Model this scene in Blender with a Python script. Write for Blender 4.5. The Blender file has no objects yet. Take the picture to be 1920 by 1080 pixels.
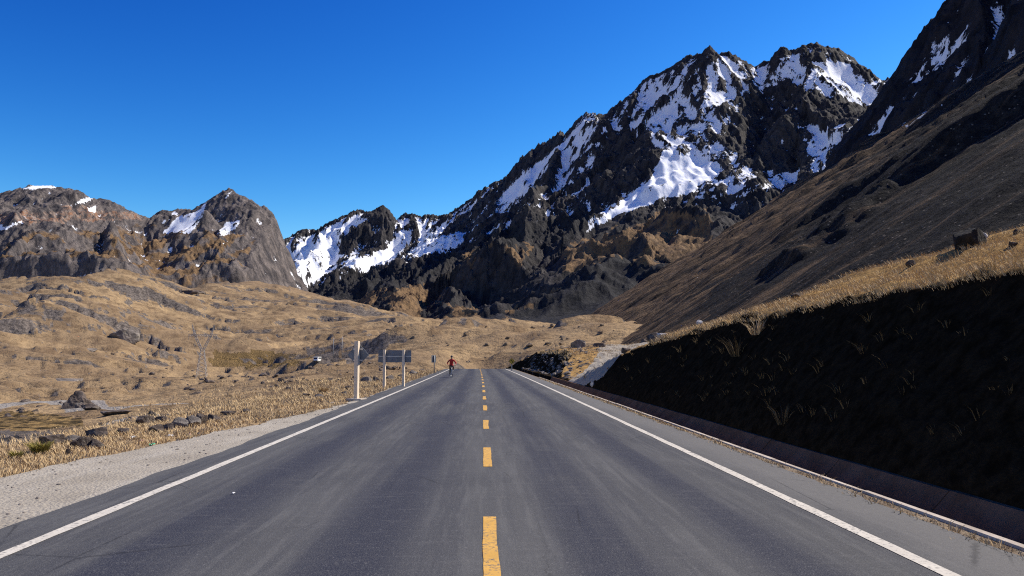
import bpy, math, random
import numpy as np
from math import radians, sin, cos, tan, atan, pi
random.seed(5)
rng = np.random.default_rng(11)
S = bpy.context.scene
COL = S.collection

# ------------------------------------------------------------------ camera
FPX = 1500.0
YAW = atan(50 / FPX)
PITCH = atan(129 / FPX)
EYE = 1.6
cd = bpy.data.cameras.new('camera')
cd.sensor_width = 36.0
cd.lens = FPX / 1920 * 36
cd.clip_start = 0.05
cd.clip_end = 40000
cam = bpy.data.objects.new('camera', cd)
COL.objects.link(cam)
cam.location = (0, 0, EYE)
cam.rotation_euler = (radians(90) + PITCH, 0, -YAW)
S.camera = cam

# ------------------------------------------------------------------ sky and sun
SUN_EL, SUN_AZ = radians(44), radians(68)       # azimuth clockwise from the road direction (+Y)
w = bpy.data.worlds.new('World')
S.world = w
w.use_nodes = True
wn = w.node_tree
sky = wn.nodes.new('ShaderNodeTexSky')
sky.sky_type = 'NISHITA'
sky.sun_disc = False
sky.sun_elevation = SUN_EL
sky.sun_rotation = SUN_AZ
sky.altitude = 4700
sky.air_density = 2.0
sky.dust_density = 0.3
sky.ozone_density = 4.0
# the deep polarised blue of the photograph: one grade of the whole sky's colour
spl = wn.nodes.new('ShaderNodeSeparateColor')
cmb = wn.nodes.new('ShaderNodeCombineColor')
wn.links.new(sky.outputs[0], spl.inputs[0])
for ch, (ref, gam, out) in enumerate(((2.19, 3.6, 0.36), (3.70, 2.3, 1.75), (5.73, 1.45, 4.20))):
    a = wn.nodes.new('ShaderNodeMath'); a.operation = 'DIVIDE'; a.inputs[1].default_value = ref
    b = wn.nodes.new('ShaderNodeMath'); b.operation = 'POWER'; b.inputs[1].default_value = gam
    c = wn.nodes.new('ShaderNodeMath'); c.operation = 'MULTIPLY'; c.inputs[1].default_value = out
    d = wn.nodes.new('ShaderNodeMath'); d.operation = 'MINIMUM'; d.inputs[1].default_value = 6.0
    wn.links.new(spl.outputs[ch], a.inputs[0]); wn.links.new(a.outputs[0], b.inputs[0])
    wn.links.new(b.outputs[0], c.inputs[0]); wn.links.new(c.outputs[0], d.inputs[0])
    wn.links.new(d.outputs[0], cmb.inputs[ch])
bg = wn.nodes['Background']
bg.inputs[1].default_value = 0.15
wn.links.new(cmb.outputs[0], bg.inputs[0])
sd = bpy.data.lights.new('sun', 'SUN')
sd.energy = 5.0
sd.angle = radians(0.5)
sd.color = (1.0, 0.93, 0.80)
sun = bpy.data.objects.new('sun', sd)
COL.objects.link(sun)
sun.rotation_euler = (radians(90) - SUN_EL, 0, pi - SUN_AZ)
S.view_settings.view_transform = 'Standard'
S.view_settings.look = 'None'
S.view_settings.exposure = 0.5
S.view_settings.gamma = 1.0
S.render.engine = 'CYCLES'
S.cycles.max_bounces = 4
S.cycles.diffuse_bounces = 2
S.cycles.use_denoising = False
S.cycles.pixel_filter_type = 'BLACKMAN_HARRIS'
S.cycles.filter_width = 1.15

# ------------------------------------------------------------------ picture <-> place
cF = np.array([sin(YAW) * cos(PITCH), cos(YAW) * cos(PITCH), sin(PITCH)])
cR = np.array([cos(YAW), -sin(YAW), 0.0])
cU = np.cross(cR, cF)
def at(px, py, r):
    """point seen at a photograph pixel, r metres away over the ground"""
    d = cF + (px - 960) / FPX * cR + (540 - py) / FPX * cU
    h = math.hypot(d[0], d[1])
    return np.array([d[0] / h * r, d[1] / h * r, EYE + d[2] / h * r])
def azr(px, r):
    p = at(px, 669, r)
    return math.atan2(p[0], p[1])
def proj(x, y, z):
    zz = z - EYE
    f = x * cF[0] + y * cF[1] + zz * cF[2]
    f = np.where(f > 0.1, f, 0.1)
    u = (x * cR[0] + y * cR[1]) / f
    v = (x * cU[0] + y * cU[1] + zz * cU[2]) / f
    return 960 + FPX * u, 540 - FPX * v

# ------------------------------------------------------------------ noise
_perm = np.random.default_rng(3).permutation(256).astype(np.int32)
_ang = np.random.default_rng(4).uniform(0, 2 * pi, 256)
_gx, _gy = np.cos(_ang).astype(np.float32), np.sin(_ang).astype(np.float32)
def pn(x, y, seed=0):
    x = np.asarray(x, np.float64); y = np.asarray(y, np.float64)
    xi = np.floor(x).astype(np.int64); yi = np.floor(y).astype(np.int64)
    xf = (x - xi).astype(np.float32); yf = (y - yi).astype(np.float32)
    def g(ix, iy, dx, dy):
        h = _perm[(_perm[(ix + seed * 37) & 255] + iy) & 255]
        return _gx[h] * dx + _gy[h] * dy
    u = xf * xf * xf * (xf * (xf * 6 - 15) + 10)
    v = yf * yf * yf * (yf * (yf * 6 - 15) + 10)
    a = g(xi, yi, xf, yf); b = g(xi + 1, yi, xf - 1, yf)
    c = g(xi, yi + 1, xf, yf - 1); d = g(xi + 1, yi + 1, xf - 1, yf - 1)
    return (a + u * (b - a) + v * ((c + u * (d - c)) - (a + u * (b - a)))) * 1.5
def fbm(x, y, o=4, seed=0, gain=0.5):
    s = 0; a = 1.0; f = 1.0
    for i in range(o):
        s = s + a * pn(x * f + i * 17.3, y * f - i * 9.1, seed + i); a *= gain; f *= 2.03
    return s
def ridged(x, y, o=5, seed=0, gain=0.5):
    s = 0; a = 1.0; f = 1.0; wgt = 1.0
    for i in range(o):
        n = 1 - np.abs(pn(x * f + i * 31.7, y * f + i * 5.3, seed + i))
        n = n * n * wgt
        wgt = np.clip(n * 1.6, 0, 1)
        s = s + a * n; a *= gain; f *= 2.1
    return s
def ss(a, b, x):
    t = np.clip((x - a) / (b - a), 0, 1)
    return t * t * (3 - 2 * t)

# ------------------------------------------------------------------ mesh helpers
def mesh_np(name, V, F, smooth=True, attrs=None, uv=None):
    V = np.asarray(V, np.float32); F = np.asarray(F, np.int32)
    m = bpy.data.meshes.new(name)
    n = F.shape[1]
    m.vertices.add(len(V)); m.vertices.foreach_set('co', V.ravel())
    m.loops.add(F.size); m.loops.foreach_set('vertex_index', F.ravel())
    m.polygons.add(len(F))
    m.polygons.foreach_set('loop_start', np.arange(0, F.size, n, dtype=np.int32))
    m.polygons.foreach_set('use_smooth', np.full(len(F), smooth))
    m.update(calc_edges=True)
    for k, a in (attrs or {}).items():
        at_ = m.attributes.new(k, 'FLOAT', 'POINT')
        at_.data.foreach_set('value', np.asarray(a, np.float32).ravel())
    if uv is not None:
        l = m.uv_layers.new(name='UVMap')
        l.data.foreach_set('uv', np.asarray(uv, np.float32)[F.ravel()].ravel())
    return m
def grid_faces(nr, nc):
    i = np.arange(nr * nc).reshape(nr, nc)
    return np.stack([i[:-1, :-1], i[:-1, 1:], i[1:, 1:], i[1:, :-1]], -1).reshape(-1, 4)
def add(name, mesh, mat=None, parent=None):
    o = bpy.data.objects.new(name, mesh)
    COL.objects.link(o)
    if mat is not None and mesh is not None and not mesh.materials:
        mesh.materials.append(mat)
    if parent is not None:
        o.parent = parent
    return o
def tag(o, label=None, cat=None, group=None, kind=None):
    if label: o['label'] = label
    if cat: o['category'] = cat
    if group: o['group'] = group
    if kind: o['kind'] = kind
    return o
def thing(name, loc, label, cat, group=None, rz=0.0):
    o = bpy.data.objects.new(name, None)
    COL.objects.link(o)
    o.empty_display_size = 0.2
    o.location = loc; o.rotation_euler = (0, 0, rz)
    return tag(o, label, cat, group)

class MB:
    """collects simple solids, then links them as one mesh"""
    def __init__(s): s.v = []; s.f = []
    def box(s, c, d, rot=None, taper=1.0):
        n = len(s.v); hx, hy, hz = d[0] / 2, d[1] / 2, d[2] / 2
        for sz in (-1, 1):
            k = taper if sz > 0 else 1.0
            for sx, sy in ((-1, -1), (1, -1), (1, 1), (-1, 1)):
                p = np.array([sx * hx * k, sy * hy * k, sz * hz])
                if rot is not None: p = rot @ p
                s.v.append(tuple(p + np.array(c)))
        for q in ((0, 3, 2, 1), (4, 5, 6, 7), (0, 1, 5, 4), (1, 2, 6, 5), (2, 3, 7, 6), (3, 0, 4, 7)):
            s.f.append(tuple(n + i for i in q))
        return s
    def tube(s, a, b, ra, rb=None, n=8, cap=True):
        rb = ra if rb is None else rb
        a = np.array(a, float); b = np.array(b, float); d = b - a; d /= np.linalg.norm(d)
        u = np.cross(d, (0, 0, 1)) if abs(d[2]) < 0.9 else np.cross(d, (1, 0, 0)); u /= np.linalg.norm(u)
        v = np.cross(d, u); k = len(s.v)
        for p, r in ((a, ra), (b, rb)):
            for i in range(n):
                t = 2 * pi * i / n
                s.v.append(tuple(p + r * (cos(t) * u + sin(t) * v)))
        for i in range(n):
            j = (i + 1) % n
            s.f.append((k + i, k + j, k + n + j, k + n + i))
        if cap:
            s.f.append(tuple(k + i for i in reversed(range(n)))); s.f.append(tuple(k + n + i for i in range(n)))
        return s
    def ring(s, c, R, r, axis='x', n=24, m=8):
        k = len(s.v)
        for i in range(n):
            t = 2 * pi * i / n
            for j in range(m):
                q = 2 * pi * j / m
                a, h = (R + r * cos(q)), r * sin(q)
                p = (h, a * cos(t), a * sin(t)) if axis == 'x' else (a * cos(t), h, a * sin(t))
                s.v.append((c[0] + p[0], c[1] + p[1], c[2] + p[2]))
        for i in range(n):
            for j in range(m):
                a, b = i, (i + 1) % n; c1, d1 = j, (j + 1) % m
                s.f.append((k + a * m + c1, k + b * m + c1, k + b * m + d1, k + a * m + d1))
        return s
    def prism(s, pts, off):
        """polygon pts (3D) extruded by vector off"""
        k = len(s.v); n = len(pts)
        for p in pts: s.v.append(tuple(p))
        for p in pts: s.v.append(tuple(np.array(p) + np.array(off)))
        s.f.append(tuple(k + i for i in reversed(range(n)))); s.f.append(tuple(k + n + i for i in range(n)))
        for i in range(n):
            j = (i + 1) % n
            s.f.append((k + i, k + j, k + n + j, k + n + i))
        return s
    def build(s, name, mat, parent=None, smooth=False, bevel=0.0):
        m = bpy.data.meshes.new(name)
        m.from_pydata([tuple(map(float, v)) for v in s.v], [], s.f)
        m.update()
        if smooth:
            for p in m.polygons: p.use_smooth = True
        o = add(name, m, mat, parent)
        if bevel:
            b = o.modifiers.new('bevel', 'BEVEL'); b.width = bevel; b.segments = 2; b.limit_method = 'ANGLE'
        return o

# ------------------------------------------------------------------ material helper
class NT:
    def __init__(s, name):
        s.m = bpy.data.materials.new(name); s.m.use_nodes = True
        s.t = s.m.node_tree; s.b = s.t.nodes['Principled BSDF']
        s.b.inputs['Roughness'].default_value = 0.9
        s.b.inputs['Specular IOR Level'].default_value = 0.15
    def _set(s, sock, v):
        if isinstance(v, bpy.types.NodeSocket): s.t.links.new(v, sock)
        elif isinstance(v, (tuple, list)) and len(v) == 3 and sock.type == 'RGBA': sock.default_value = (*v, 1)
        else: sock.default_value = v
    def coord(s, kind='Object', scale=(1, 1, 1)):
        c = s.t.nodes.new('ShaderNodeTexCoord').outputs[kind]
        mp = s.t.nodes.new('ShaderNodeMapping'); mp.inputs['Scale'].default_value = scale
        s.t.links.new(c, mp.inputs[0]); return mp.outputs[0]
    def noise(s, vec, scale, detail=5, rough=0.6, dist=0.0):
        n = s.t.nodes.new('ShaderNodeTexNoise')
        s._set(n.inputs['Vector'], vec); n.inputs['Scale'].default_value = scale
        n.inputs['Detail'].default_value = detail; n.inputs['Roughness'].default_value = rough
        n.inputs['Distortion'].default_value = dist
        return n.outputs['Fac']
    def voro(s, vec, scale, feature='F1', out='Distance'):
        n = s.t.nodes.new('ShaderNodeTexVoronoi'); n.feature = feature
        s._set(n.inputs['Vector'], vec); n.inputs['Scale'].default_value = scale
        return n.outputs[out]
    def ramp(s, fac, lo, hi):
        n = s.t.nodes.new('ShaderNodeMapRange'); n.interpolation_type = 'SMOOTHSTEP'
        s._set(n.inputs[0], fac); n.inputs[1].default_value = lo; n.inputs[2].default_value = hi
        return n.outputs[0]
    def mix(s, fac, a, b, mode='MIX'):
        n = s.t.nodes.new('ShaderNodeMix'); n.data_type = 'RGBA'; n.blend_type = mode
        s._set(n.inputs[0], fac); s._set(n.inputs[6], a); s._set(n.inputs[7], b)
        return n.outputs[2]
    def math(s, op, a, b=0.0, c=0.0, clamp=False):
        n = s.t.nodes.new('ShaderNodeMath'); n.operation = op; n.use_clamp = clamp
        s._set(n.inputs[0], a); s._set(n.inputs[1], b); s._set(n.inputs[2], c)
        return n.outputs[0]
    def attr(s, name):
        n = s.t.nodes.new('ShaderNodeAttribute'); n.attribute_name = name; return n.outputs['Fac']
    def sep(s, vec):
        n = s.t.nodes.new('ShaderNodeSeparateXYZ'); s.t.links.new(vec, n.inputs[0]); return n.outputs
    def normal_z(s):
        g = s.t.nodes.new('ShaderNodeNewGeometry'); return s.sep(g.outputs['Normal'])[2]
    def bump(s, h, dist, strength=1.0, prev=None):
        n = s.t.nodes.new('ShaderNodeBump'); n.inputs['Distance'].default_value = dist
        n.inputs['Strength'].default_value = strength; s._set(n.inputs['Height'], h)
        if prev is not None: s.t.links.new(prev, n.inputs['Normal'])
        return n.outputs[0]
    def done(s, color, rough=None, normal=None, spec=None, metal=None):
        s._set(s.b.inputs['Base Color'], color)
        if rough is not None: s._set(s.b.inputs['Roughness'], rough)
        if normal is not None: s.t.links.new(normal, s.b.inputs['Normal'])
        if spec is not None: s.b.inputs['Specular IOR Level'].default_value = spec
        if metal is not None: s.b.inputs['Metallic'].default_value = metal
        return s.m

def m_simple(name, col, rough=0.8, var=0.25, scale=6.0, spec=0.2, metal=0.0, bump=0.0):
    t = NT(name); v = t.coord()
    n = t.noise(v, scale, 6, 0.65)
    c = t.mix(t.ramp(n, 0.3, 0.7), tuple(x * (1 - var) for x in col), tuple(min(1, x * (1 + var)) for x in col))
    nm = t.bump(t.noise(v, scale * 6, 4), bump) if bump else None
    return t.done(c, rough, nm, spec, metal)

# --- ground: straw-coloured puna grass, bare brown soil, grey ledges of rock
def make_ground_mat():
    t = NT('puna_grass'); v = t.coord()
    big = t.noise(v, 0.012, 6, 0.6, 0.6); mid = t.noise(v, 0.09, 6, 0.65, 0.4); fine = t.noise(v, 0.7, 6, 0.7)
    vf = t.noise(v, 6.0, 5, 0.7)
    c = t.mix(t.ramp(big, 0.35, 0.65), (0.375, 0.262, 0.145), (0.235, 0.165, 0.10))
    c = t.mix(t.ramp(mid, 0.42, 0.66), c, (0.165, 0.112, 0.068))
    c = t.mix(t.math('MULTIPLY', t.ramp(fine, 0.5, 0.75), 0.75), c, (0.14, 0.088, 0.045))
    c = t.mix(t.math('MULTIPLY', t.ramp(vf, 0.45, 0.75), 0.5), c, (0.17, 0.105, 0.05))
    tuft = t.noise(t.coord(scale=(0.6, 1, 0.6)), 0.32, 5, 0.75); c = t.mix(t.math('MULTIPLY', t.ramp(tuft, 0.54, 0.66), 0.65), c, (0.10, 0.070, 0.042))
    # brush
    br = t.ramp(t.math('ADD', t.attr('brush'), t.math('MULTIPLY', t.math('SUBTRACT', fine, 0.5), 1.2)), 0.35, 0.6)
    bc = t.mix(t.ramp(t.noise(v, 1.6, 4, 0.7), 0.4, 0.62), (0.035, 0.026, 0.014), (0.26, 0.170, 0.072))
    c = t.mix(br, c, bc)
    # rock ledges
    rk = t.math('ADD', t.attr('rock'), t.math('MULTIPLY', t.math('SUBTRACT', t.noise(t.coord(scale=(0.22, 1, 0.5)), 0.10, 7, 0.72, 0.6), 0.5), 2.2))
    rk = t.ramp(rk, 0.40, 0.55)
    rc = t.mix(t.ramp(t.noise(v, 0.5, 6, 0.75), 0.35, 0.68), (0.055, 0.047, 0.043), (0.21, 0.175, 0.15))
    c = t.mix(rk, c, rc)
    oc = t.ramp(t.math('ADD', t.attr('orange'), t.math('MULTIPLY', t.math('SUBTRACT', fine, 0.5), 0.8)), 0.4, 0.6)
    c = t.mix(oc, c, (0.55, 0.24, 0.12))
    tr = t.ramp(t.math('ADD', t.attr('track'), t.math('MULTIPLY', t.math('SUBTRACT', fine, 0.5), 0.6)), 0.4, 0.6)
    gc = t.mix(t.ramp(fine, 0.3, 0.7), (0.23, 0.21, 0.19), (0.31, 0.28, 0.25))
    c = t.mix(tr, c, gc)
    b = t.bump(mid, 3.5, 0.7)
    b = t.bump(fine, 0.6, 0.9, b)
    b = t.bump(vf, 0.06, 0.8, b)
    return t.done(c, 0.95, b, 0.05)

# --- mountains: grey-brown rock, black scree, brown grass, red bands and snow
def make_mountain_mat(name, tint=(1, 1, 1)):
    t = NT(name); v = t.coord()
    g = t.noise(v, 0.004, 8, 0.65, 0.8); m = t.noise(v, 0.02, 8, 0.7, 0.5); f = t.noise(v, 0.09, 7, 0.7, 0.3)
    vs = t.coord(scale=(1, 1, 0.35)); strat = t.noise(vs, 0.03, 8, 0.75, 1.0)
    T = lambda c: tuple(a * b for a, b in zip(c, tint))
    c = t.mix(t.ramp(strat, 0.35, 0.65), T((0.017, 0.0165, 0.019)), T((0.078, 0.070, 0.068)))
    c = t.mix(t.math('MULTIPLY', t.ramp(f, 0.45, 0.68), 0.7), c, T((0.026, 0.025, 0.027)))
    gr = t.ramp(t.math('ADD', t.attr('grass'), t.math('MULTIPLY', t.math('SUBTRACT', m, 0.5), 1.5)), 0.35, 0.65)
    gc = t.mix(t.ramp(f, 0.35, 0.65), (0.25, 0.155, 0.078), (0.13, 0.085, 0.052))
    c = t.mix(gr, c, gc)
    sc = t.ramp(t.math('ADD', t.attr('scree'), t.math('MULTIPLY', t.math('SUBTRACT', m, 0.5), 1.0)), 0.4, 0.65)
    scc = t.mix(t.ramp(f, 0.35, 0.7), (0.018, 0.018, 0.021), (0.046, 0.044, 0.046))
    c = t.mix(sc, c, scc)
    rd = t.ramp(t.math('ADD', t.attr('red'), t.math('MULTIPLY', t.math('SUBTRACT', strat, 0.5), 1.8)), 0.4, 0.7)
    c = t.mix(rd, c, t.mix(t.ramp(f, 0.4, 0.6), (0.30, 0.15, 0.085), (0.34, 0.26, 0.21)))
    # snow: where it lies, broken by rock
    sn = t.math('ADD', t.attr('snow'), t.math('MULTIPLY', t.math('SUBTRACT', strat, 0.5), 1.1))
    sn = t.math('ADD', sn, t.math('MULTIPLY', t.math('SUBTRACT', f, 0.5), 0.55))
    streak = t.noise(t.coord(scale=(1, 1, 0.16)), 0.075, 6, 0.7, 0.5)
    sn = t.math('ADD', sn, t.math('MULTIPLY', t.math('SUBTRACT', streak, 0.5), 1.9))
    sn = t.ramp(sn, 0.46, 0.53)
    c = t.mix(sn, c, (0.86, 0.87, 0.90))
    rock_b = t.bump(strat, 12.0, 0.9); rock_b = t.bump(f, 2.6, 0.8, rock_b)
    rock_b = t.bump(streak, 5.0, 0.7, rock_b)
    for n_ in t.t.nodes:
        if n_.type == 'BUMP':
            t.t.links.new(t.math('MULTIPLY', t.math('SUBTRACT', 1.0, t.math('MULTIPLY', sn, 0.75)), n_.inputs['Strength'].default_value), n_.inputs['Strength'])
    return t.done(c, 0.85, rock_b, 0.1)

def make_talus_mat():
    t = NT('talus'); v = t.coord()
    # streaks run down the fall line: coordinates across (y) and a little along (x)
    st = t.coord(scale=(0.05, 1, 0.05))
    s1 = t.noise(st, 0.06, 6, 0.65, 0.3); s2 = t.noise(st, 0.32, 6, 0.72, 0.2); s3 = t.noise(st, 1.3, 5, 0.7)
    f = t.noise(v, 0.7, 6, 0.75); big = t.noise(v, 0.012, 5, 0.6)
    c = t.mix(t.ramp(s2, 0.42, 0.58), (0.21, 0.138, 0.084), (0.042, 0.032, 0.026))
    c = t.mix(t.math('MULTIPLY', t.ramp(s3, 0.45, 0.68), 0.6), c, (0.24, 0.165, 0.10))
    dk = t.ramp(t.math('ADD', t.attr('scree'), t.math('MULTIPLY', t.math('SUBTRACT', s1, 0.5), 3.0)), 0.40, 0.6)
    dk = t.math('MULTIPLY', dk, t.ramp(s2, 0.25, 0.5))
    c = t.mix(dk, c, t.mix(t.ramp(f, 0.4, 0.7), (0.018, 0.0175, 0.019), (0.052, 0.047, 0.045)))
    # pale stones
    vo = t.voro(v, 0.9); st2 = t.ramp(vo, 0.17, 0.07)
    c = t.mix(t.math('MULTIPLY', st2, 0.8), c, (0.30, 0.25, 0.20))
    sn = t.ramp(t.math('ADD', t.attr('snow'), t.math('MULTIPLY', t.math('SUBTRACT', s2, 0.5), 2.0)), 0.45, 0.55)
    c = t.mix(sn, c, (0.82, 0.83, 0.86))
    b = t.bump(s2, 3.5, 0.9); b = t.bump(s3, 1.2, 0.8, b); b = t.bump(f, 0.9, 0.9, b)
    return t.done(c, 0.95, b, 0.05)

def make_bank_mat():
    t = NT('bank_shaded_soil'); v = t.coord()
    n1 = t.noise(v, 0.5, 6, 0.65, 0.3); n2 = t.noise(v, 4.0, 6, 0.7)
    c = t.mix(t.ramp(n1, 0.35, 0.65), (0.40, 0.25, 0.10), (0.27, 0.165, 0.07))
    c = t.mix(t.math('MULTIPLY', t.ramp(n2, 0.45, 0.75), 0.8), c, (0.13, 0.08, 0.04))
    soil_shade = t.mix(t.ramp(n2, 0.3, 0.7), (0.008, 0.006, 0.004), (0.026, 0.019, 0.012))  # soil taken near black: the cut face's shade is in its colour
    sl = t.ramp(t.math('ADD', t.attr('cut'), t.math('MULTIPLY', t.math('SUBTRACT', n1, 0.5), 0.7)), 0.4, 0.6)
    c = t.mix(sl, c, soil_shade)
    tr = t.ramp(t.math('ADD', t.attr('track'), t.math('MULTIPLY', t.math('SUBTRACT', n1, 0.5), 0.5)), 0.4, 0.6)
    c = t.mix(tr, c, t.mix(n2, (0.25, 0.22, 0.18), (0.36, 0.32, 0.27)))
    rk = t.ramp(t.math('ADD', t.attr('rock'), t.math('MULTIPLY', t.math('SUBTRACT', n1, 0.5), 2.0)), 0.45, 0.6)
    c = t.mix(rk, c, t.mix(t.ramp(n2, 0.4, 0.65), (0.06, 0.045, 0.035), (0.24, 0.19, 0.15)))
    b = t.bump(n1, 0.35, 0.7); b = t.bump(n2, 0.09, 0.9, b)
    return t.done(c, 1.0, b, 0.0)

def make_asphalt_mat():
    t = NT('asphalt')
    uv = t.coord('UV'); x = t.sep(uv)[0]
    v = t.coord()
    long_ = t.noise(t.coord('UV', (1, 0.02, 1)), 2.2, 5, 0.6, 0.1)          # streaks along the lanes
    long2 = t.noise(t.coord('UV', (1, 0.05, 1)), 8.0, 5, 0.65)
    cross = t.noise(t.coord('UV', (0.5, 2.2, 1)), 3.0, 6, 0.7)
    patch = t.noise(v, 0.22, 6, 0.6, 0.4)
    grain = t.noise(v, 90.0, 3, 0.7); grain2 = t.noise(v, 14.0, 5, 0.75)
    def band(cx, wd):
        d = t.math('ABSOLUTE', t.math('SUBTRACT', x, cx)); return t.ramp(d, wd, wd * 0.15)
    wear = band(-2.75, 0.75)
    for cx, wd in ((-1.05, 0.75), (1.0, 0.55), (2.35, 0.5)):
        wear = t.math('MAXIMUM', wear, band(cx, wd))
    wear = t.math('MULTIPLY', wear, t.ramp(t.math('ADD', patch, t.math('MULTIPLY', long_, 0.9)), 0.62, 1.0))
    c = t.mix(t.ramp(patch, 0.3, 0.7), (0.052, 0.052, 0.055), (0.084, 0.083, 0.083))
    c = t.mix(t.math('MULTIPLY', t.ramp(long_, 0.4, 0.65), 0.7), c, (0.040, 0.041, 0.049))
    c = t.mix(t.math('MULTIPLY', t.ramp(long2, 0.45, 0.68), 0.55), c, (0.110, 0.108, 0.106))
    c = t.mix(t.math('MULTIPLY', wear, 0.95), c, (0.020, 0.022, 0.036))
    c = t.mix(t.math('MULTIPLY', t.ramp(cross, 0.5, 0.75), 0.2), c, (0.15, 0.144, 0.138))
    edge = t.ramp(t.math('ADD', x, t.math('MULTIPLY', t.math('SUBTRACT', patch, 0.5), 1.0)), 3.1, 3.9)
    c = t.mix(t.math('MULTIPLY', edge, 0.75), c, (0.145, 0.138, 0.13))
    c = t.mix(t.math('MULTIPLY', t.ramp(grain2, 0.5, 0.78), 0.45), c, (0.045, 0.045, 0.05))
    c = t.mix(t.math('MULTIPLY', t.ramp(grain, 0.45, 0.72), 0.5), c, (0.20, 0.195, 0.19))
    # hairline cracks
    w1 = t.noise(v, 1.3, 4, 0.6)
    cr = t.math('ABSOLUTE', t.math('SUBTRACT', t.math('ADD', x, t.math('MULTIPLY', w1, 0.35)), 0.68))
    c = t.mix(t.math('MULTIPLY', t.math('MULTIPLY', t.ramp(cr, 0.012, 0.003), t.ramp(patch, 0.5, 0.6)), 0.45), c, (0.03, 0.03, 0.03))
    agg = t.noise(v, 34.0, 3, 0.8); c = t.mix(t.math('MULTIPLY', t.ramp(agg, 0.58, 0.70), 0.5), c, (0.19, 0.185, 0.18))
    ve = t.voro(t.coord(scale=(1, 0.55, 1)), 0.9, 'DISTANCE_TO_EDGE')
    ve = t.math('ADD', ve, t.math('MULTIPLY', t.math('SUBTRACT', grain2, 0.5), 0.05))
    crk = t.math('MULTIPLY', t.ramp(ve, 0.012, 0.002), t.ramp(t.noise(v, 0.35, 3, 0.5), 0.52, 0.62))
    c = t.mix(t.math('MULTIPLY', crk, 0.55), c, (0.018, 0.018, 0.02))
    b = t.bump(grain, 0.006, 0.6); b = t.bump(grain2, 0.012, 0.5, b)
    return t.done(c, 0.85, b, 0.12)

def make_gravel_mat():
    t = NT('gravel'); v = t.coord()
    a = t.noise(v, 0.7, 6, 0.65, 0.3); f = t.noise(v, 16, 6, 0.75); vo = t.voro(v, 26.0)
    al = t.noise(t.coord(scale=(1, 0.08, 1)), 3.0, 4, 0.6)
    c = t.mix(t.ramp(a, 0.3, 0.7), (0.30, 0.262, 0.21), (0.40, 0.355, 0.29))
    c = t.mix(t.math('MULTIPLY', t.ramp(al, 0.45, 0.7), 0.45), c, (0.44, 0.40, 0.34))
    c = t.mix(t.math('MULTIPLY', t.ramp(f, 0.45, 0.72), 0.65), c, (0.17, 0.155, 0.14))
    c = t.mix(t.math('MULTIPLY', t.ramp(vo, 0.25, 0.1), 0.35), c, (0.52, 0.49, 0.46))
    b = t.bump(f, 0.03, 0.8); b = t.bump(vo, 0.02, 0.6, b)
    return t.done(c, 0.95, b, 0.08)

def make_paint_mat(name, col, under=(0.10, 0.10, 0.10), worn=0.50):
    t = NT(name); v = t.coord()
    n = t.noise(v, 22, 6, 0.75); a = t.noise(v, 2.5, 5, 0.6)
    c = t.mix(t.ramp(a, 0.3, 0.7), tuple(x * 0.82 for x in col), col)
    c = t.mix(t.ramp(t.math('ADD', n, t.math('MULTIPLY', a, 0.25)), worn + 0.12, worn + 0.3), c, under)
    return t.done(c, 0.75, t.bump(n, 0.004, 0.5), 0.2)

def make_concrete_mat(name='concrete', a=(0.095, 0.055, 0.036), b=(0.16, 0.095, 0.064)):  # default brown carries the ditch's shade and warm bounce
    t = NT(name); v = t.coord()
    n = t.noise(v, 1.6, 7, 0.7, 0.3); f = t.noise(v, 28, 5, 0.7)
    c = t.mix(t.ramp(n, 0.3, 0.7), a, b)
    c = t.mix(t.math('MULTIPLY', t.ramp(f, 0.5, 0.8), 0.5), c, tuple(x * 0.5 for x in a))
    return t.done(c, 0.95, t.bump(f, 0.012, 0.7), 0.0)

def make_rock_mat(name, dark, light, lich=(0.30, 0.27, 0.22)):
    t = NT(name); v = t.coord()
    n = t.noise(v, 1.7, 7, 0.7, 0.5); f = t.noise(v, 9, 6, 0.75); l = t.noise(v, 3.2, 6, 0.7, 0.4)
    c = t.mix(t.ramp(n, 0.32, 0.68), dark, light)
    c = t.mix(t.math('MULTIPLY', t.ramp(l, 0.56, 0.68), 0.7), c, lich)
    c = t.mix(t.math('MULTIPLY', t.ramp(f, 0.5, 0.8), 0.7), c, tuple(x * 0.4 for x in dark))
    b = t.bump(n, 0.14, 0.7); b = t.bump(f, 0.05, 0.8, b)
    return t.done(c, 0.92, b, 0.1)

def make_grass_mat(name, a, b):
    t = NT(name)
    n = t.attr('shade'); c = t.mix(n, a, b)
    return t.done(c, 0.8, None, 0.12)

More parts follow.
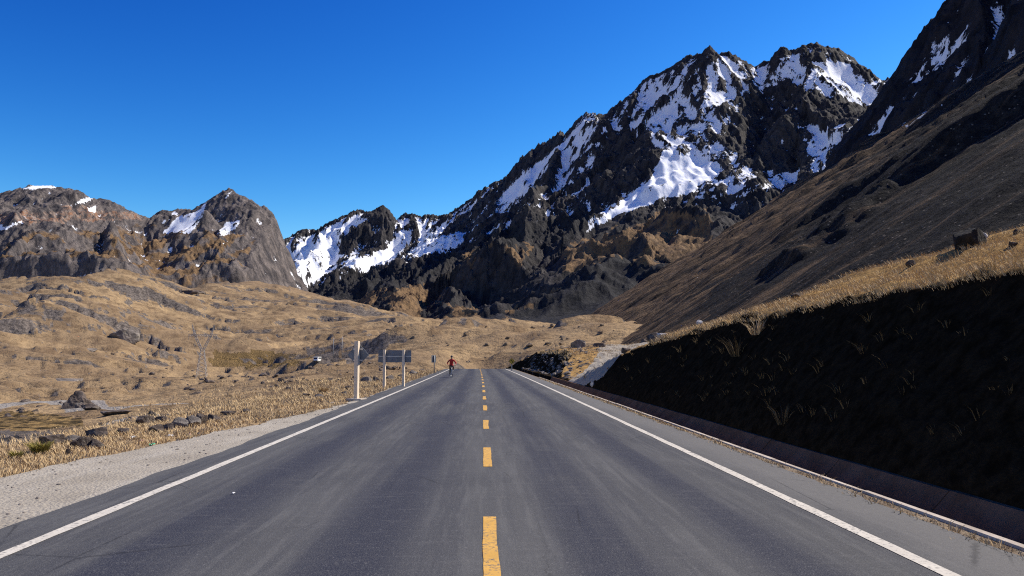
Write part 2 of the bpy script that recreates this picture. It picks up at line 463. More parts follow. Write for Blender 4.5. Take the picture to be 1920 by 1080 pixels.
M = dict(
    ground=make_ground_mat(), mountain=make_mountain_mat('mountain_rock'),
    mountain_k=make_mountain_mat('mountain_rock_shaded', (0.55, 0.53, 0.58)),  # rock tint darkened to carry the shade this mountain stands in
    mountain_w=make_mountain_mat('mountain_rock_brown', (2.8, 2.6, 2.42)),
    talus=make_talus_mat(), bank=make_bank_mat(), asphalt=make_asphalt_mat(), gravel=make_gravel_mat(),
    white=make_paint_mat('white_paint', (0.60, 0.55, 0.47)), yellow=make_paint_mat('yellow_paint', (0.62, 0.35, 0.078)),
    concrete=make_concrete_mat(), rim=make_concrete_mat('pale_concrete', (0.34, 0.285, 0.235), (0.54, 0.47, 0.40)),
    rock=make_rock_mat('dark_rock', (0.055, 0.042, 0.036), (0.17, 0.135, 0.115)),
    rock_grey=make_rock_mat('grey_rock', (0.10, 0.088, 0.08), (0.28, 0.24, 0.21)),
    rock_pale=make_rock_mat('pale_rock', (0.42, 0.39, 0.36), (0.70, 0.66, 0.62), (0.75, 0.72, 0.68)),
    debris=make_rock_mat('roadside_debris', (0.12, 0.085, 0.055), (0.26, 0.20, 0.14), (0.34, 0.28, 0.21)),
    rock_shade=make_rock_mat('shade_black_rock', (0.012, 0.011, 0.011), (0.05, 0.043, 0.038), (0.09, 0.08, 0.07)),  # the boulder's own shadow, blackened into its rock colour
    straw=make_grass_mat('straw_grass', (0.57, 0.42, 0.235), (0.40, 0.275, 0.145)),
    straw_shade=make_grass_mat('bank_grass', (0.22, 0.15, 0.07), (0.05, 0.034, 0.018)),  # straw darkened in colour for the shaded bank face
    green=make_grass_mat('green_tussock', (0.30, 0.25, 0.06), (0.16, 0.13, 0.035)),
    post=m_simple('post_paint', (0.74, 0.60, 0.44), 0.8, 0.12, 5.0, 0.05),
    signback=m_simple('sign_back_metal', (0.16, 0.17, 0.19), 0.55, 0.2, 3.0, 0.4, 0.3),
    strap=m_simple('galvanised_strap', (0.55, 0.53, 0.50), 0.5, 0.15, 6.0, 0.5, 0.4),
    signyellow=m_simple('sign_yellow', (0.62, 0.36, 0.03), 0.5, 0.12, 4.0, 0.4),
    black=m_simple('black_paint', (0.012, 0.012, 0.013), 0.6, 0.2),
    steel=m_simple('galvanised_steel', (0.36, 0.35, 0.34), 0.6, 0.15, 0.5, 0.2, 0.0),
)
# ------------------------------------------------------------------ road line
def xc(y):
    y = np.asarray(y, float)
    return -0.67 * np.clip(y / 100, 0, None) ** 1.8 - 0.004 * np.clip(y - 112, 0, None) ** 2
def rz(y):
    y = np.asarray(y, float)
    return -0.0020 * np.clip(y - 105, 0, 60) ** 2 - 0.24 * np.clip(y - 165, 0, None)

# ------------------------------------------------------------------ the ground: thin-plate surface through surveyed points
_cp = []
def cp(px, py, r):
    p = at(px, py, r); _cp.append((math.atan2(p[0], p[1]), math.log(r), p[2] / r))
def cz(px, r, z):
    _cp.append((azr(px, r), math.log(r), z / r))
def ca(azdeg, r, z):
    _cp.append((radians(azdeg), math.log(r), z / r))
for r in (1.5, 4, 9):
    for a in (-170, -110, -60, -30, 0, 30, 60, 110, 170): ca(a, r, -0.06)
for a in (-170, -110, 110, 170):
    for r, z in ((30, 0), (120, 0), (500, 0), (1500, 0), (3000, 0)): ca(a, r, z)
for r, z in ((30, -1.5), (120, -5), (500, -8), (1500, 60), (3000, 150)): ca(-62, r, z)
for r, z in ((30, 0), (120, 2), (500, 5), (1500, 20), (3000, 50)): ca(62, r, z)
for y in (20, 35, 50, 70, 90, 105):
    cz(910 + 1500 * float(xc(y)) / y, y, -0.06)
for y in (120, 140, 165): cz(905, y, float(rz(y)) - 0.1)
for L in [(-200, (845, 20), (800, 42), (768, 75), (735, 130), (700, 250), (660, 400), (610, 560), (575, 740), (560, 950)),
          (0, (880, 13), (836, 22), (795, 45), (765, 75), (735, 130), (700, 250), (667, 400), (622, 560), (572, 750), (548, 1000)),
          (200, (805, 21), (775, 45), (752, 90), (720, 165), (692, 280), (667, 420), (620, 600), (572, 820), (535, 1150)),
          (400, (772, 26), (742, 60), (722, 130), (705, 330), (688, 470), (660, 600), (618, 800), (572, 1100), (537, 1450)),
          (520, (756, 30), (728, 70), (706, 170), (692, 380), (672, 520), (620, 820), (575, 1200), (548, 1600)),
          (600, (748, 34), (722, 70), (700, 150), (686, 430), (657, 520), (620, 800), (580, 1250), (556, 1700)),
          (660, (735, 40), (706, 90), (690, 200), (683, 300), (655, 520), (610, 900), (565, 1600)),
          (715, (715, 60), (697, 110), (680, 200), (640, 300), (634, 335)),
          (790, (700, 90), (690, 120), (672, 180), (645, 260), (622, 330)),
          (850, (690, 125), (672, 170), (640, 250), (611, 335)),
          (930, (680, 150), (650, 210), (624, 325)),
          (1000, (660, 170), (645, 220), (626, 320)),
          (1100, (640, 170), (625, 250), (611, 320)),
          (1170, (640, 140), (622, 230), (611, 300))]:
    for py, r in L[1:]: cp(L[0], py, r)
for px in (715, 790, 850, 930, 1000, 1100, 1170):
    cz(px, 430, 7.0)
    cz(px, 1500, float(np.interp(px, [715, 790, 850, 1200], [85, 60, 42, 38])))
cz(715, 700, 22); cz(850, 800, 30); cz(1000, 800, 25); cz(1150, 800, 25)
cz(645, 290, -2.5)
for px in (-200, 0, 200, 400, 600):
    cz(px, 1750, 110); cz(px, 2600, 150)
for r, z in ((30, -0.5), (60, 0.0), (120, 2), (300, 6), (900, 25), (1800, 60)):
    for px in (1330, 1600, 1920): cz(px, r, z)
_cp = np.array(_cp)
KA = 3.0
_P = np.stack([_cp[:, 0] * KA, _cp[:, 1]], 1)
def _tk(d2): return 0.5 * d2 * np.log(d2 + 1e-9)
def _fit():
    n = len(_P)
    d2 = ((_P[:, None] - _P[None]) ** 2).sum(-1)
    A = np.zeros((n + 3, n + 3)); A[:n, :n] = _tk(d2) + np.eye(n) * 0.004
    A[:n, n] = 1; A[:n, n + 1:] = _P; A[n, :n] = 1; A[n + 1:, :n] = _P.T
    b = np.zeros(n + 3); b[:n] = _cp[:, 2]
    return np.linalg.solve(A, b)
_W = _fit()
def road_mask(x, y):
    lat = x - xc(y)
    m = ss(-10.5, -5.5, lat) * (1 - ss(6, 10, lat)) * (1 - ss(135, 170, y))
    return m
def ground_z(x, y):
    x = np.asarray(x, float); y = np.asarray(y, float)
    sh = x.shape; x = x.ravel(); y = y.ravel()
    r = np.hypot(x, y) + 1e-6
    a = np.arctan2(x, y) * KA; l = np.log(np.maximum(r, 1.5))
    s = np.empty(len(x))
    for i in range(0, len(x), 60000):
        q = slice(i, i + 60000)
        d2 = (a[q, None] - _P[None, :, 0]) ** 2 + (l[q, None] - _P[None, :, 1]) ** 2
        s[q] = _tk(d2) @ _W[:len(_P)] + _W[len(_P)] + a[q] * _W[len(_P) + 1] + l[q] * _W[len(_P) + 2]
    z = s * r
    k = road_mask(x, y)
    wx = x + 14 * pn(x / 60, y / 60, 21); wy = y + 14 * pn(x / 60, y / 60, 22)
    n = 20.0 * fbm(wx / 300, wy / 210, 3, 30) * ss(180, 800, r)
    n += 4.2 * fbm(wx / 100, wy / 60, 3, 33) * ss(60, 330, r)
    n += 0.9 * fbm(x / 17, y / 17, 3, 36) * ss(14, 90, r)
    n += 0.16 * fbm(x / 3.5, y / 3.5, 3, 39) * ss(6, 14, r)
    # rocky steps: low scarps across the hillside
    q = fbm(wx / 190, wy / 45, 4, 44)
    n += 4.0 * (ss(-0.03, 0.06, q) - 0.5) * ss(90, 400, r)
    q2 = fbm(x / 48, y / 14, 3, 47)
    n += 1.1 * (ss(0.1, 0.2, q2) - 0.5) * ss(35, 140, r)
    for bx, by, hg, wl, wr, wy_ in HILLS:
        m = np.abs(y - by) < 3 * wy_
        dx = x[m] - bx + 0.25 * wl * fbm(y[m] / 9, x[m] / 9, 2, 27); dy = y[m] - by
        n[m] += hg * np.exp(-(dy / wy_) ** 2) * np.where(dx < 0, ss(-wl, 0, dx), 1 - ss(0, wr, dx))
    z = z + n * (1 - k)
    lat = x - xc(y)
    z = z * (1 - k) + k * (rz(y) - 0.06 - 0.7 * ss(4.05, 4.35, lat))
    return z.reshape(sh)

def _hill(px, r, hg, wl, wr, wy_):
    p = at(px, 669, r); return (p[0], p[1], hg, wl, wr, wy_)
HILLS = [_hill(682, 300, 9.0, 6, 60, 22), _hill(36, 600, 17, 9, 90, 45), _hill(72, 880, 14, 10, 120, 40), _hill(205, 1000, 16, 11, 130, 50),
         _hill(330, 1120, 13, 10, 150, 50), _hill(880, 250, 2.5, 3, 30, 18), _hill(1050, 260, 3.0, 3, 30, 18), _hill(470, 620, 6, 6, 70, 30), _hill(150, 330, 4, 4, 40, 18)]
def in_poly(px, py, P):
    c = np.zeros(px.shape, bool); n = len(P)
    for i in range(n):
        x1, y1 = P[i]; x2, y2 = P[(i + 1) % n]
        if y1 == y2: continue
        k = ((y1 > py) != (y2 > py)) & (px < (x2 - x1) * (py - y1) / (y2 - y1) + x1)
        c ^= k
    return c
def near_line(x, y, pts):
    d = np.full(x.shape, 1e9)
    for (ax, ay), (bx, by) in zip(pts[:-1], pts[1:]):
        vx, vy = bx - ax, by - ay
        t = np.clip(((x - ax) * vx + (y - ay) * vy) / (vx * vx + vy * vy), 0, 1)
        d = np.minimum(d, np.hypot(x - ax - t * vx, y - ay - t * vy))
    return d

def build_ground():
    az = np.radians(np.concatenate([np.linspace(-180, -44, 40)[:-1], np.linspace(-44, 44, 840), np.linspace(44, 180, 40)[1:]]))
    rr = np.concatenate([np.exp(np.linspace(math.log(1.2), math.log(60), 135, endpoint=False)), np.exp(np.linspace(math.log(60), math.log(300), 95, endpoint=False)),
                         np.linspace(300, 1500, 230, endpoint=False), np.linspace(1500, 2700, 14)])
    R, A = np.meshgrid(rr, az, indexing='ij')
    x, y = R * np.sin(A), R * np.cos(A)
    z = ground_z(x, y)
    gz_r = np.gradient(z, axis=0) / np.gradient(R, axis=0)
    gz_a = np.gradient(z, axis=1) / (R * np.gradient(A, axis=1))
    slope = np.hypot(gz_r, gz_a)
    px, py = proj(x, y, z)
    k = road_mask(x, y)
    rock = ss(0.42, 0.9, slope) * ss(30, 120, R) * 0.75 + 0.30 * ss(0.0, 0.6, fbm(x / 200, y / 50, 4, 71)) * ss(60, 300, R)
    rock = (rock + 0.26 * ss(650, 1150, R) * ss(-0.25, 0.35, fbm(x / 260, y / 160, 3, 75))) * (1 - k)
    brush = np.zeros_like(x)
    jx = px + 14 * pn(x / 25, y / 25, 5); jy = py + 4 * pn(x / 25, y / 25, 6)
    vis = (np.abs(A) < 0.9)
    brush[vis & in_poly(jx, jy, [(-60, 770), (60, 772), (150, 785), (155, 800), (60, 808), (-60, 812)]) & (R < 90)] = 0.7
    brush[vis & in_poly(jx, jy, [(395, 660), (480, 655), (600, 668), (520, 690), (400, 688)]) & (R > 200) & (R < 900)] = 0.75
    rock[vis & in_poly(jx, jy, [(-60, 812), (60, 808), (120, 812), (60, 832), (-60, 838)]) & (R < 60)] = 0.85
    rock[vis & in_poly(jx, jy, [(578, 650), (645, 655), (640, 676), (585, 674)]) & (R > 300)] = 0.8
    rock[vis & in_poly(jx, jy, [(650, 655), (690, 630), (700, 645), (690, 690), (640, 690)]) & (R > 200) & (R < 420)] = 0.7  # dark rock tone also paints the shade on the knoll's left face
    orange = np.zeros_like(x)
    orange[vis & in_poly(jx, jy, [(140, 627), (162, 627), (164, 635), (142, 635)])] = 0.45
    track = np.zeros_like(x)
    def road_on(pts, wd):
        P = [tuple(at(*p)[:2]) for p in pts]
        d = near_line(x, y, P)
        np.maximum(track, 1 - ss(wd * 0.6, wd * 1.4, d), out=track)
    road_on([(-150, 770, 66), (60, 766, 72), (110, 767, 74), (150, 770, 66), (185, 778, 50), (240, 781, 46), (300, 782, 42)], 1.3)
    road_on([(180, 803, 27), (235, 801, 28), (262, 797, 31)], 0.9)
    road_on([(-100, 569, 760), (60, 568, 770), (200, 575, 790), (300, 580, 800)], 2.6)
    road_on([(560, 684, 435), (600, 684, 440), (660, 682, 445)], 4.0)
    road_on([(760, 697, 112), (860, 691, 124)], 1.4)
    m = mesh_np('ground', np.stack([x, y, z], -1).reshape(-1, 3), grid_faces(*x.shape)[:, ::-1],
                attrs=dict(rock=rock, brush=brush, orange=orange, track=track))
    return tag(add('ground', m, M['ground']), kind='structure')
build_ground()

# ------------------------------------------------------------------ mountains from ridge lines
def ridge_field(x, y, ridges):
    h = np.full(x.shape, -500.0)
    for rd in ridges:
        P = [at(*p) for p in rd['p']]
        sl, sr = rd.get('sl', 1.0), rd.get('sr', 1.0)
        d1, s2 = rd.get('d1', 1e9), rd.get('s2', 1.0)
        for A, B in zip(P[:-1], P[1:]):
            vx, vy = B[0] - A[0], B[1] - A[1]
            t = np.clip(((x - A[0]) * vx + (y - A[1]) * vy) / (vx * vx + vy * vy), 0, 1)
            dx, dy = x - A[0] - t * vx, y - A[1] - t * vy
            d = np.hypot(dx, dy)
            side = vx * dy - vy * dx
            s = np.where(side > 0, sl, sr)                      # left / right of the line's direction
            drop = s * np.minimum(d, d1) + s2 * np.maximum(d - d1, 0)
            np.maximum(h, A[2] + (B[2] - A[2]) * t - drop, out=h)
    return h
def box_blur(z, k):
    for ax in (0, 1):
        p = np.pad(z, [(k + 1, k) if i == ax else (0, 0) for i in (0, 1)], mode='edge')
        c = np.cumsum(p, axis=ax)
        n = z.shape[ax]
        z = (np.take(c, range(2 * k + 1, 2 * k + 1 + n), axis=ax) - np.take(c, range(0, n), axis=ax)) / (2 * k + 1)
    return z
def crest_dist(x, y, ridges):
    d = np.full(x.shape, 1e9)
    for rd in ridges:
        if rd.get('pin'):
            d = np.minimum(d, near_line(x, y, [tuple(at(*p)[:2]) for p in rd['p']]))
    return d
def mountain(name, px0, px1, rows, nc, ridges, floor, amp, mat, attr_fn, seed, warp=40.0, crag=1.0, cut=None):
    a0, a1 = azr(px0, 1000), azr(px1, 1000)
    rr = np.concatenate([np.linspace(a, b, n, endpoint=False) for a, b, n in rows])
    R, A = np.meshgrid(rr, np.linspace(a0, a1, nc), indexing='ij')
    x, y = R * np.sin(A), R * np.cos(A)
    wx = x + warp * fbm(x / 260, y / 260, 4, seed) + warp * 0.3 * pn(x / 50, y / 50, seed + 9)
    wy = y + warp * fbm(x / 260, y / 260, 4, seed + 5) + warp * 0.3 * pn(x / 50, y / 50, seed + 12)
    pin = ss(0, 130, crest_dist(x, y, ridges))
    wx = x + (wx - x) * (0.2 + 0.8 * pin); wy = y + (wy - y) * (0.2 + 0.8 * pin)
    h = ridge_field(wx, wy, ridges)
    if cut is not None: h = h - cut(wx, wy)
    fl = floor(x, y, R)
    up = ss(0, 160, h - fl)
    rg = ridged(x / 330, y / 330, 6, seed + 20, 0.5) - 1.0
    n = amp * rg * (0.25 + 0.75 * up) + 0.0
    n = n * (0.3 + 0.7 * pin)
    n += amp * crag * (0.24 * (0.45 + 0.55 * pin) * (ridged(wx / 44, wy / 125, 4, seed + 30, 0.55) - 1.0) + 0.095 * (ridged(x / 19, y / 19, 3, seed + 40, 0.6) - 0.95))
    h2 = h + n * ss(-60, 60, h - fl)
    k = 25.0
    z = np.where(h2 - fl > k, h2, np.where(h2 - fl < -k, fl, fl + (h2 - fl + k) ** 2 / (4 * k)))
    gr = np.gradient(z, axis=0) / np.gradient(R, axis=0)
    ga = np.gradient(z, axis=1) / (R * np.gradient(A, axis=1))
    zb = box_blur(z, 6)
    slope = np.hypot(np.gradient(zb, axis=0) / np.gradient(R, axis=0), np.gradient(zb, axis=1) / (R * np.gradient(A, axis=1)))
    px, py = proj(x, y, z)
    attrs = attr_fn(x, y, z, R, slope, px, py, ga)
    zs = box_blur(z, 2)
    cv = 0.8 * np.clip((box_blur(zs, 5) - zs) / 5.0, -1, 1) + 0.9 * np.clip((box_blur(zs, 13) - zs) / 14.0, -1, 1)
    attrs['snow'] = attrs['snow'] + 0.34 * np.clip(cv, -1.2, 1.2)
    k = box_blur(ss(0.42, 0.75, attrs['snow']), 2) * 0.85
    z = z * (1 - k) + box_blur(box_blur(z, 3), 2) * k
    m = mesh_np(name, np.stack([x, y, z], -1).reshape(-1, 3), grid_faces(*x.shape)[:, ::-1], attrs=attrs)
    return tag(add(name, m, mat), kind='structure')
def soft(px, py, x, y, polys, j=10.0, sc=60.0):
    jx = px + j * fbm(x / sc, y / sc, 3, 81); jy = py + j * fbm(x / sc, y / sc, 3, 85)
    o = np.zeros(px.shape)
    for val, P in polys:
        o = np.where(in_poly(jx, jy, P), val, o)
    return o

# left mountains
def left_attr(x, y, z, R, slope, px, py, ga):
    grass = 0.85 * (1 - ss(0.55, 1.0, slope)) * ss(415, 455, py) + 0.02
    grass += soft(px, py, x, y, [(0.35, [(150, 430), (380, 420), (420, 470), (300, 500), (170, 480)]), (0.3, [(280, 500), (420, 520), (470, 560), (200, 560)])])
    red = soft(px, py, x, y, [(0.55, [(-50, 410), (90, 395), (150, 385), (250, 400), (270, 415), (140, 415), (-50, 425)])], 6)
    scree = soft(px, py, x, y, [(0.35, [(480, 470), (550, 470), (545, 560), (505, 560)])], 6)
    snow = 0.06 * ss(420, 360, py) * (1 - ss(0.9, 1.5, slope))
    snow += soft(px, py, x, y, [(0.95, [(305, 434), (330, 410), (372, 392), (388, 376), (380, 405), (355, 438)]),
                                (0.85, [(405, 440), (425, 420), (450, 410), (447, 422), (420, 445)]),
                                (0.9, [(140, 380), (168, 368), (172, 374), (142, 384)]),
                                (0.95, [(40, 353), (60, 346), (125, 345), (128, 350), (45, 356)]),
                                (0.8, [(165, 390), (180, 386), (178, 398), (168, 398)]),
                                (0.75, [(420, 372), (432, 353), (436, 358), (424, 374)]),
                                (0.7, [(300, 416), (330, 395), (334, 400), (305, 420)]),
                                (0.7, [(-10, 425), (40, 414), (44, 420), (-5, 432)])], 3.0, 40)
    return dict(grass=grass + 0.12 * ss(470, 530, py), red=red, scree=scree, snow=snow)
mountain('mountain_left', -420, 680, [(1500, 1850, 40), (1850, 2120, 90), (2120, 2660, 170), (2660, 3000, 20)], 570, [
    dict(pin=1, p=[(-420, 400, 2750), (-250, 378, 2700), (-60, 366, 2650), (40, 353, 2600), (100, 347, 2600), (138, 350, 2580), (160, 370, 2560),
            (188, 369, 2550), (215, 388, 2540), (245, 402, 2540), (275, 408, 2600), (310, 404, 2650), (335, 395, 2600), (375, 392, 2500)], sl=0.9, sr=0.56, d1=560, s2=1.7),
    dict(pin=1, p=[(375, 392, 2500), (385, 376, 2480), (395, 386, 2480), (410, 374, 2480), (422, 362, 2480), (430, 348, 2480), (438, 358, 2480), (452, 372, 2470), (470, 385, 2450),
            (500, 392, 2430), (517, 408, 2420), (528, 428, 2400)], sl=1.2, sr=0.75, d1=330, s2=1.1),
    dict(pin=1, p=[(528, 428, 2400), (535, 455, 2360), (530, 490, 2290), (512, 525, 2220), (490, 560, 2150)], sl=2.6, sr=0.8, d1=330, s2=1.1),
    dict(p=[(430, 356, 2480), (425, 400, 2350), (420, 450, 2200), (415, 500, 2080)], sl=0.8, sr=0.9, d1=160, s2=1.3),
    dict(p=[(500, 395, 2430), (490, 450, 2300), (480, 500, 2180), (470, 545, 2080)], sl=0.8, sr=0.9, d1=160, s2=1.3),
    dict(p=[(-300, 470, 2050), (-100, 480, 2000), (40, 478, 1980), (130, 490, 1960), (215, 478, 1940), (260, 488, 1960), (320, 500, 1990), (400, 492, 2020), (450, 505, 2060)], sl=0.3, sr=0.5, d1=30, s2=2.4),
    dict(p=[(100, 348, 2600), (70, 410, 2400), (40, 450, 2200), (10, 490, 2000)], sl=0.9, sr=0.9),
    dict(p=[(215, 388, 2540), (225, 430, 2300), (215, 478, 1940), (205, 500, 1890)], sl=0.8, sr=0.8, d1=100, s2=1.5),
], lambda x, y, R: 60 + 0.09 * (R - 1400), 42, M['mountain_w'], left_attr, 100, 45, 0.75,
    lambda x, y: 1.35 * np.clip((910 + 1500 * x / y - np.interp(np.hypot(x, y), [2050, 2420], [462, 512])) / 1500 * np.hypot(x, y), 0, None))

# far headwall with the snow streaks
def far_attr(x, y, z, R, slope, px, py, ga):
    snow = 0.53 + 0.1 * ss(0.6, -0.6, ga) - 0.15 * ss(0.9, 1.6, slope)
    snow += soft(px, py, x, y, [(0.45, [(530, 500), (560, 455), (600, 435), (660, 405), (690, 405), (640, 440), (620, 470), (590, 515), (540, 520)]),
                                (0.5, [(640, 500), (660, 480), (720, 470), (755, 430), (765, 440), (750, 480), (690, 515)]),
                                (0.45, [(760, 480), (800, 430), (880, 400), (960, 360), (980, 390), (900, 440), (820, 475)]),
                                (-0.5, [(690, 410), (718, 380), (745, 410), (745, 450), (720, 470), (640, 480), (630, 460)])], 6.0, 80)
    sc = ss(528, 552, py + 0.233 * (px - 560) + 8 * pn(x / 120, y / 120, 3)) 
    snow = snow - 1.2 * sc
    return dict(grass=0 * px, red=0 * px, scree=0.75 * sc, snow=snow)
mountain('mountain_far', 440, 1010, [(2400, 3200, 60), (3200, 4320, 190), (4320, 4700, 12)], 400, [
    dict(pin=1, p=[(430, 520, 4500), (500, 470, 4400), (540, 446, 4300), (556, 437, 4300), (575, 430, 4250), (592, 432, 4250), (620, 418, 4200), (650, 404, 4200), (670, 396, 4200),
            (690, 399, 4150), (705, 396, 4100), (718, 384, 4050), (733, 398, 4100), (745, 410, 4150), (760, 396, 4150), (780, 402, 4100), (792, 409, 4100),
            (803, 402, 4050), (830, 402, 4000), (850, 390, 3950), (880, 372, 3900), (920, 350, 3800), (960, 325, 3700), (1000, 290, 3600), (1040, 260, 3500)], sl=1.2, sr=0.95, d1=420, s2=0.55),
    dict(p=[(718, 385, 4050), (712, 430, 3850), (690, 475, 3650), (640, 505, 3450)], sl=1.2, sr=1.1),
    dict(p=[(620, 418, 4200), (590, 460, 3900), (555, 505, 3600)], sl=1.1, sr=0.9),
    dict(p=[(780, 402, 4100), (760, 450, 3750), (730, 490, 3400)], sl=1.2, sr=1.0),
    dict(p=[(850, 390, 3950), (830, 440, 3500), (790, 480, 3200)], sl=1.2, sr=1.0),
    dict(p=[(920, 350, 3800), (890, 410, 3400), (850, 465, 3000)], sl=1.2, sr=1.0),
], lambda x, y, R: 150 + 0.06 * (R - 2300), 46, M['mountain'], far_attr, 200, 40, 1.5)

# the big snowy massif
def main_attr(x, y, z, R, slope, px, py, ga):
    snow = 0.36 * ss(420, 240, py) - 0.14 * ss(1.4, 2.4, slope) + 0.04
    snow = snow - 0.5 * ss(380, 480, py) + 0.13 * ss(1180, 1060, px) * ss(430, 380, py)
    snow += soft(px, py, x, y, [
        (0.9, [(1235, 300), (1250, 278), (1290, 290), (1345, 305), (1350, 325), (1300, 360), (1240, 375), (1160, 405), (1095, 435), (1110, 410), (1180, 365), (1220, 335)]),
        (0.75, [(1225, 255), (1247, 262), (1240, 275), (1222, 268)]),
        (0.26, [(1205, 190), (1250, 150), (1290, 130), (1270, 190), (1260, 250), (1300, 270), (1380, 280), (1380, 300), (1280, 290), (1215, 250), (1200, 220)]),
        (0.36, [(1325, 130), (1345, 105), (1390, 115), (1385, 130), (1345, 150), (1330, 165)]),
        (0.36, [(1315, 190), (1330, 165), (1368, 178), (1335, 195), (1310, 215)]),
        (0.3, [(1300, 230), (1350, 222), (1350, 240), (1305, 243)]),
        (0.4, [(1420, 212), (1448, 205), (1445, 222), (1425, 225)]),
        (0.36, [(1505, 160), (1520, 125), (1545, 110), (1595, 120), (1610, 150), (1625, 165), (1600, 178), (1530, 170)]),
        (0.36, [(1600, 180), (1650, 150), (1672, 145), (1660, 175), (1640, 200), (1600, 190)]),
        (0.24, [(1410, 125), (1440, 118), (1500, 100), (1490, 140), (1440, 150)]),
        (0.34, [(1500, 300), (1530, 240), (1640, 215), (1640, 250), (1560, 310), (1470, 350), (1380, 370), (1300, 375), (1330, 340), (1400, 310), (1440, 345)]),
        (0.26, [(1065, 265), (1096, 210), (1135, 213), (1120, 240), (1085, 275)]),
        (0.24, [(1195, 200), (1208, 155), (1255, 130), (1230, 170), (1215, 210)]),
        (0.45, [(940, 365), (975, 335), (990, 345), (985, 365), (950, 380)]),
        (0.65, [(860, 460), (930, 425), (960, 412), (955, 425), (890, 455)]),
        (-0.6, [(1490, 170), (1580, 185), (1640, 205), (1600, 235), (1500, 235)]),
        (-0.5, [(1140, 245), (1200, 240), (1245, 292), (1200, 345), (1120, 380), (1100, 330)]),
        (-0.5, [(1400, 180), (1480, 150), (1500, 240), (1520, 320), (1420, 320), (1350, 260)]),
    ], 7.0, 45)
    grass = soft(px, py, x, y, [(0.72, [(1050, 470), (1180, 425), (1240, 395), (1330, 395), (1340, 450), (1260, 540), (1060, 500)]),
                                (0.68, [(870, 480), (930, 450), (1000, 460), (960, 540), (880, 530)]),
                                (0.75, [(640, 600), (700, 545), (780, 520), (830, 560), (900, 580), (900, 640), (640, 640)]),
                                (0.7, [(940, 600), (1060, 540), (1080, 545), (960, 612)])], 16.0, 60) * (1 - 0.5 * ss(0.9, 1.6, slope)) * 1.3 - 0.15
    scree = soft(px, py, x, y, [(0.75, [(560, 545), (700, 520), (860, 470), (960, 430), (1010, 400), (1060, 410), (1040, 450), (880, 470), (800, 530), (640, 560)]),
                                (0.8, [(900, 620), (1000, 560), (1140, 480), (1300, 500), (1150, 600), (1080, 640), (900, 640)]),
                                (0.7, [(690, 580), (720, 550), (730, 590), (700, 600)]),
                                (0.7, [(780, 590), (840, 550), (850, 590), (800, 610)]),
                                (0.7, [(1040, 400), (1130, 400), (1100, 440), (1050, 470)])], 14.0, 50)
    return dict(grass=grass, red=0 * px, scree=scree, snow=snow)
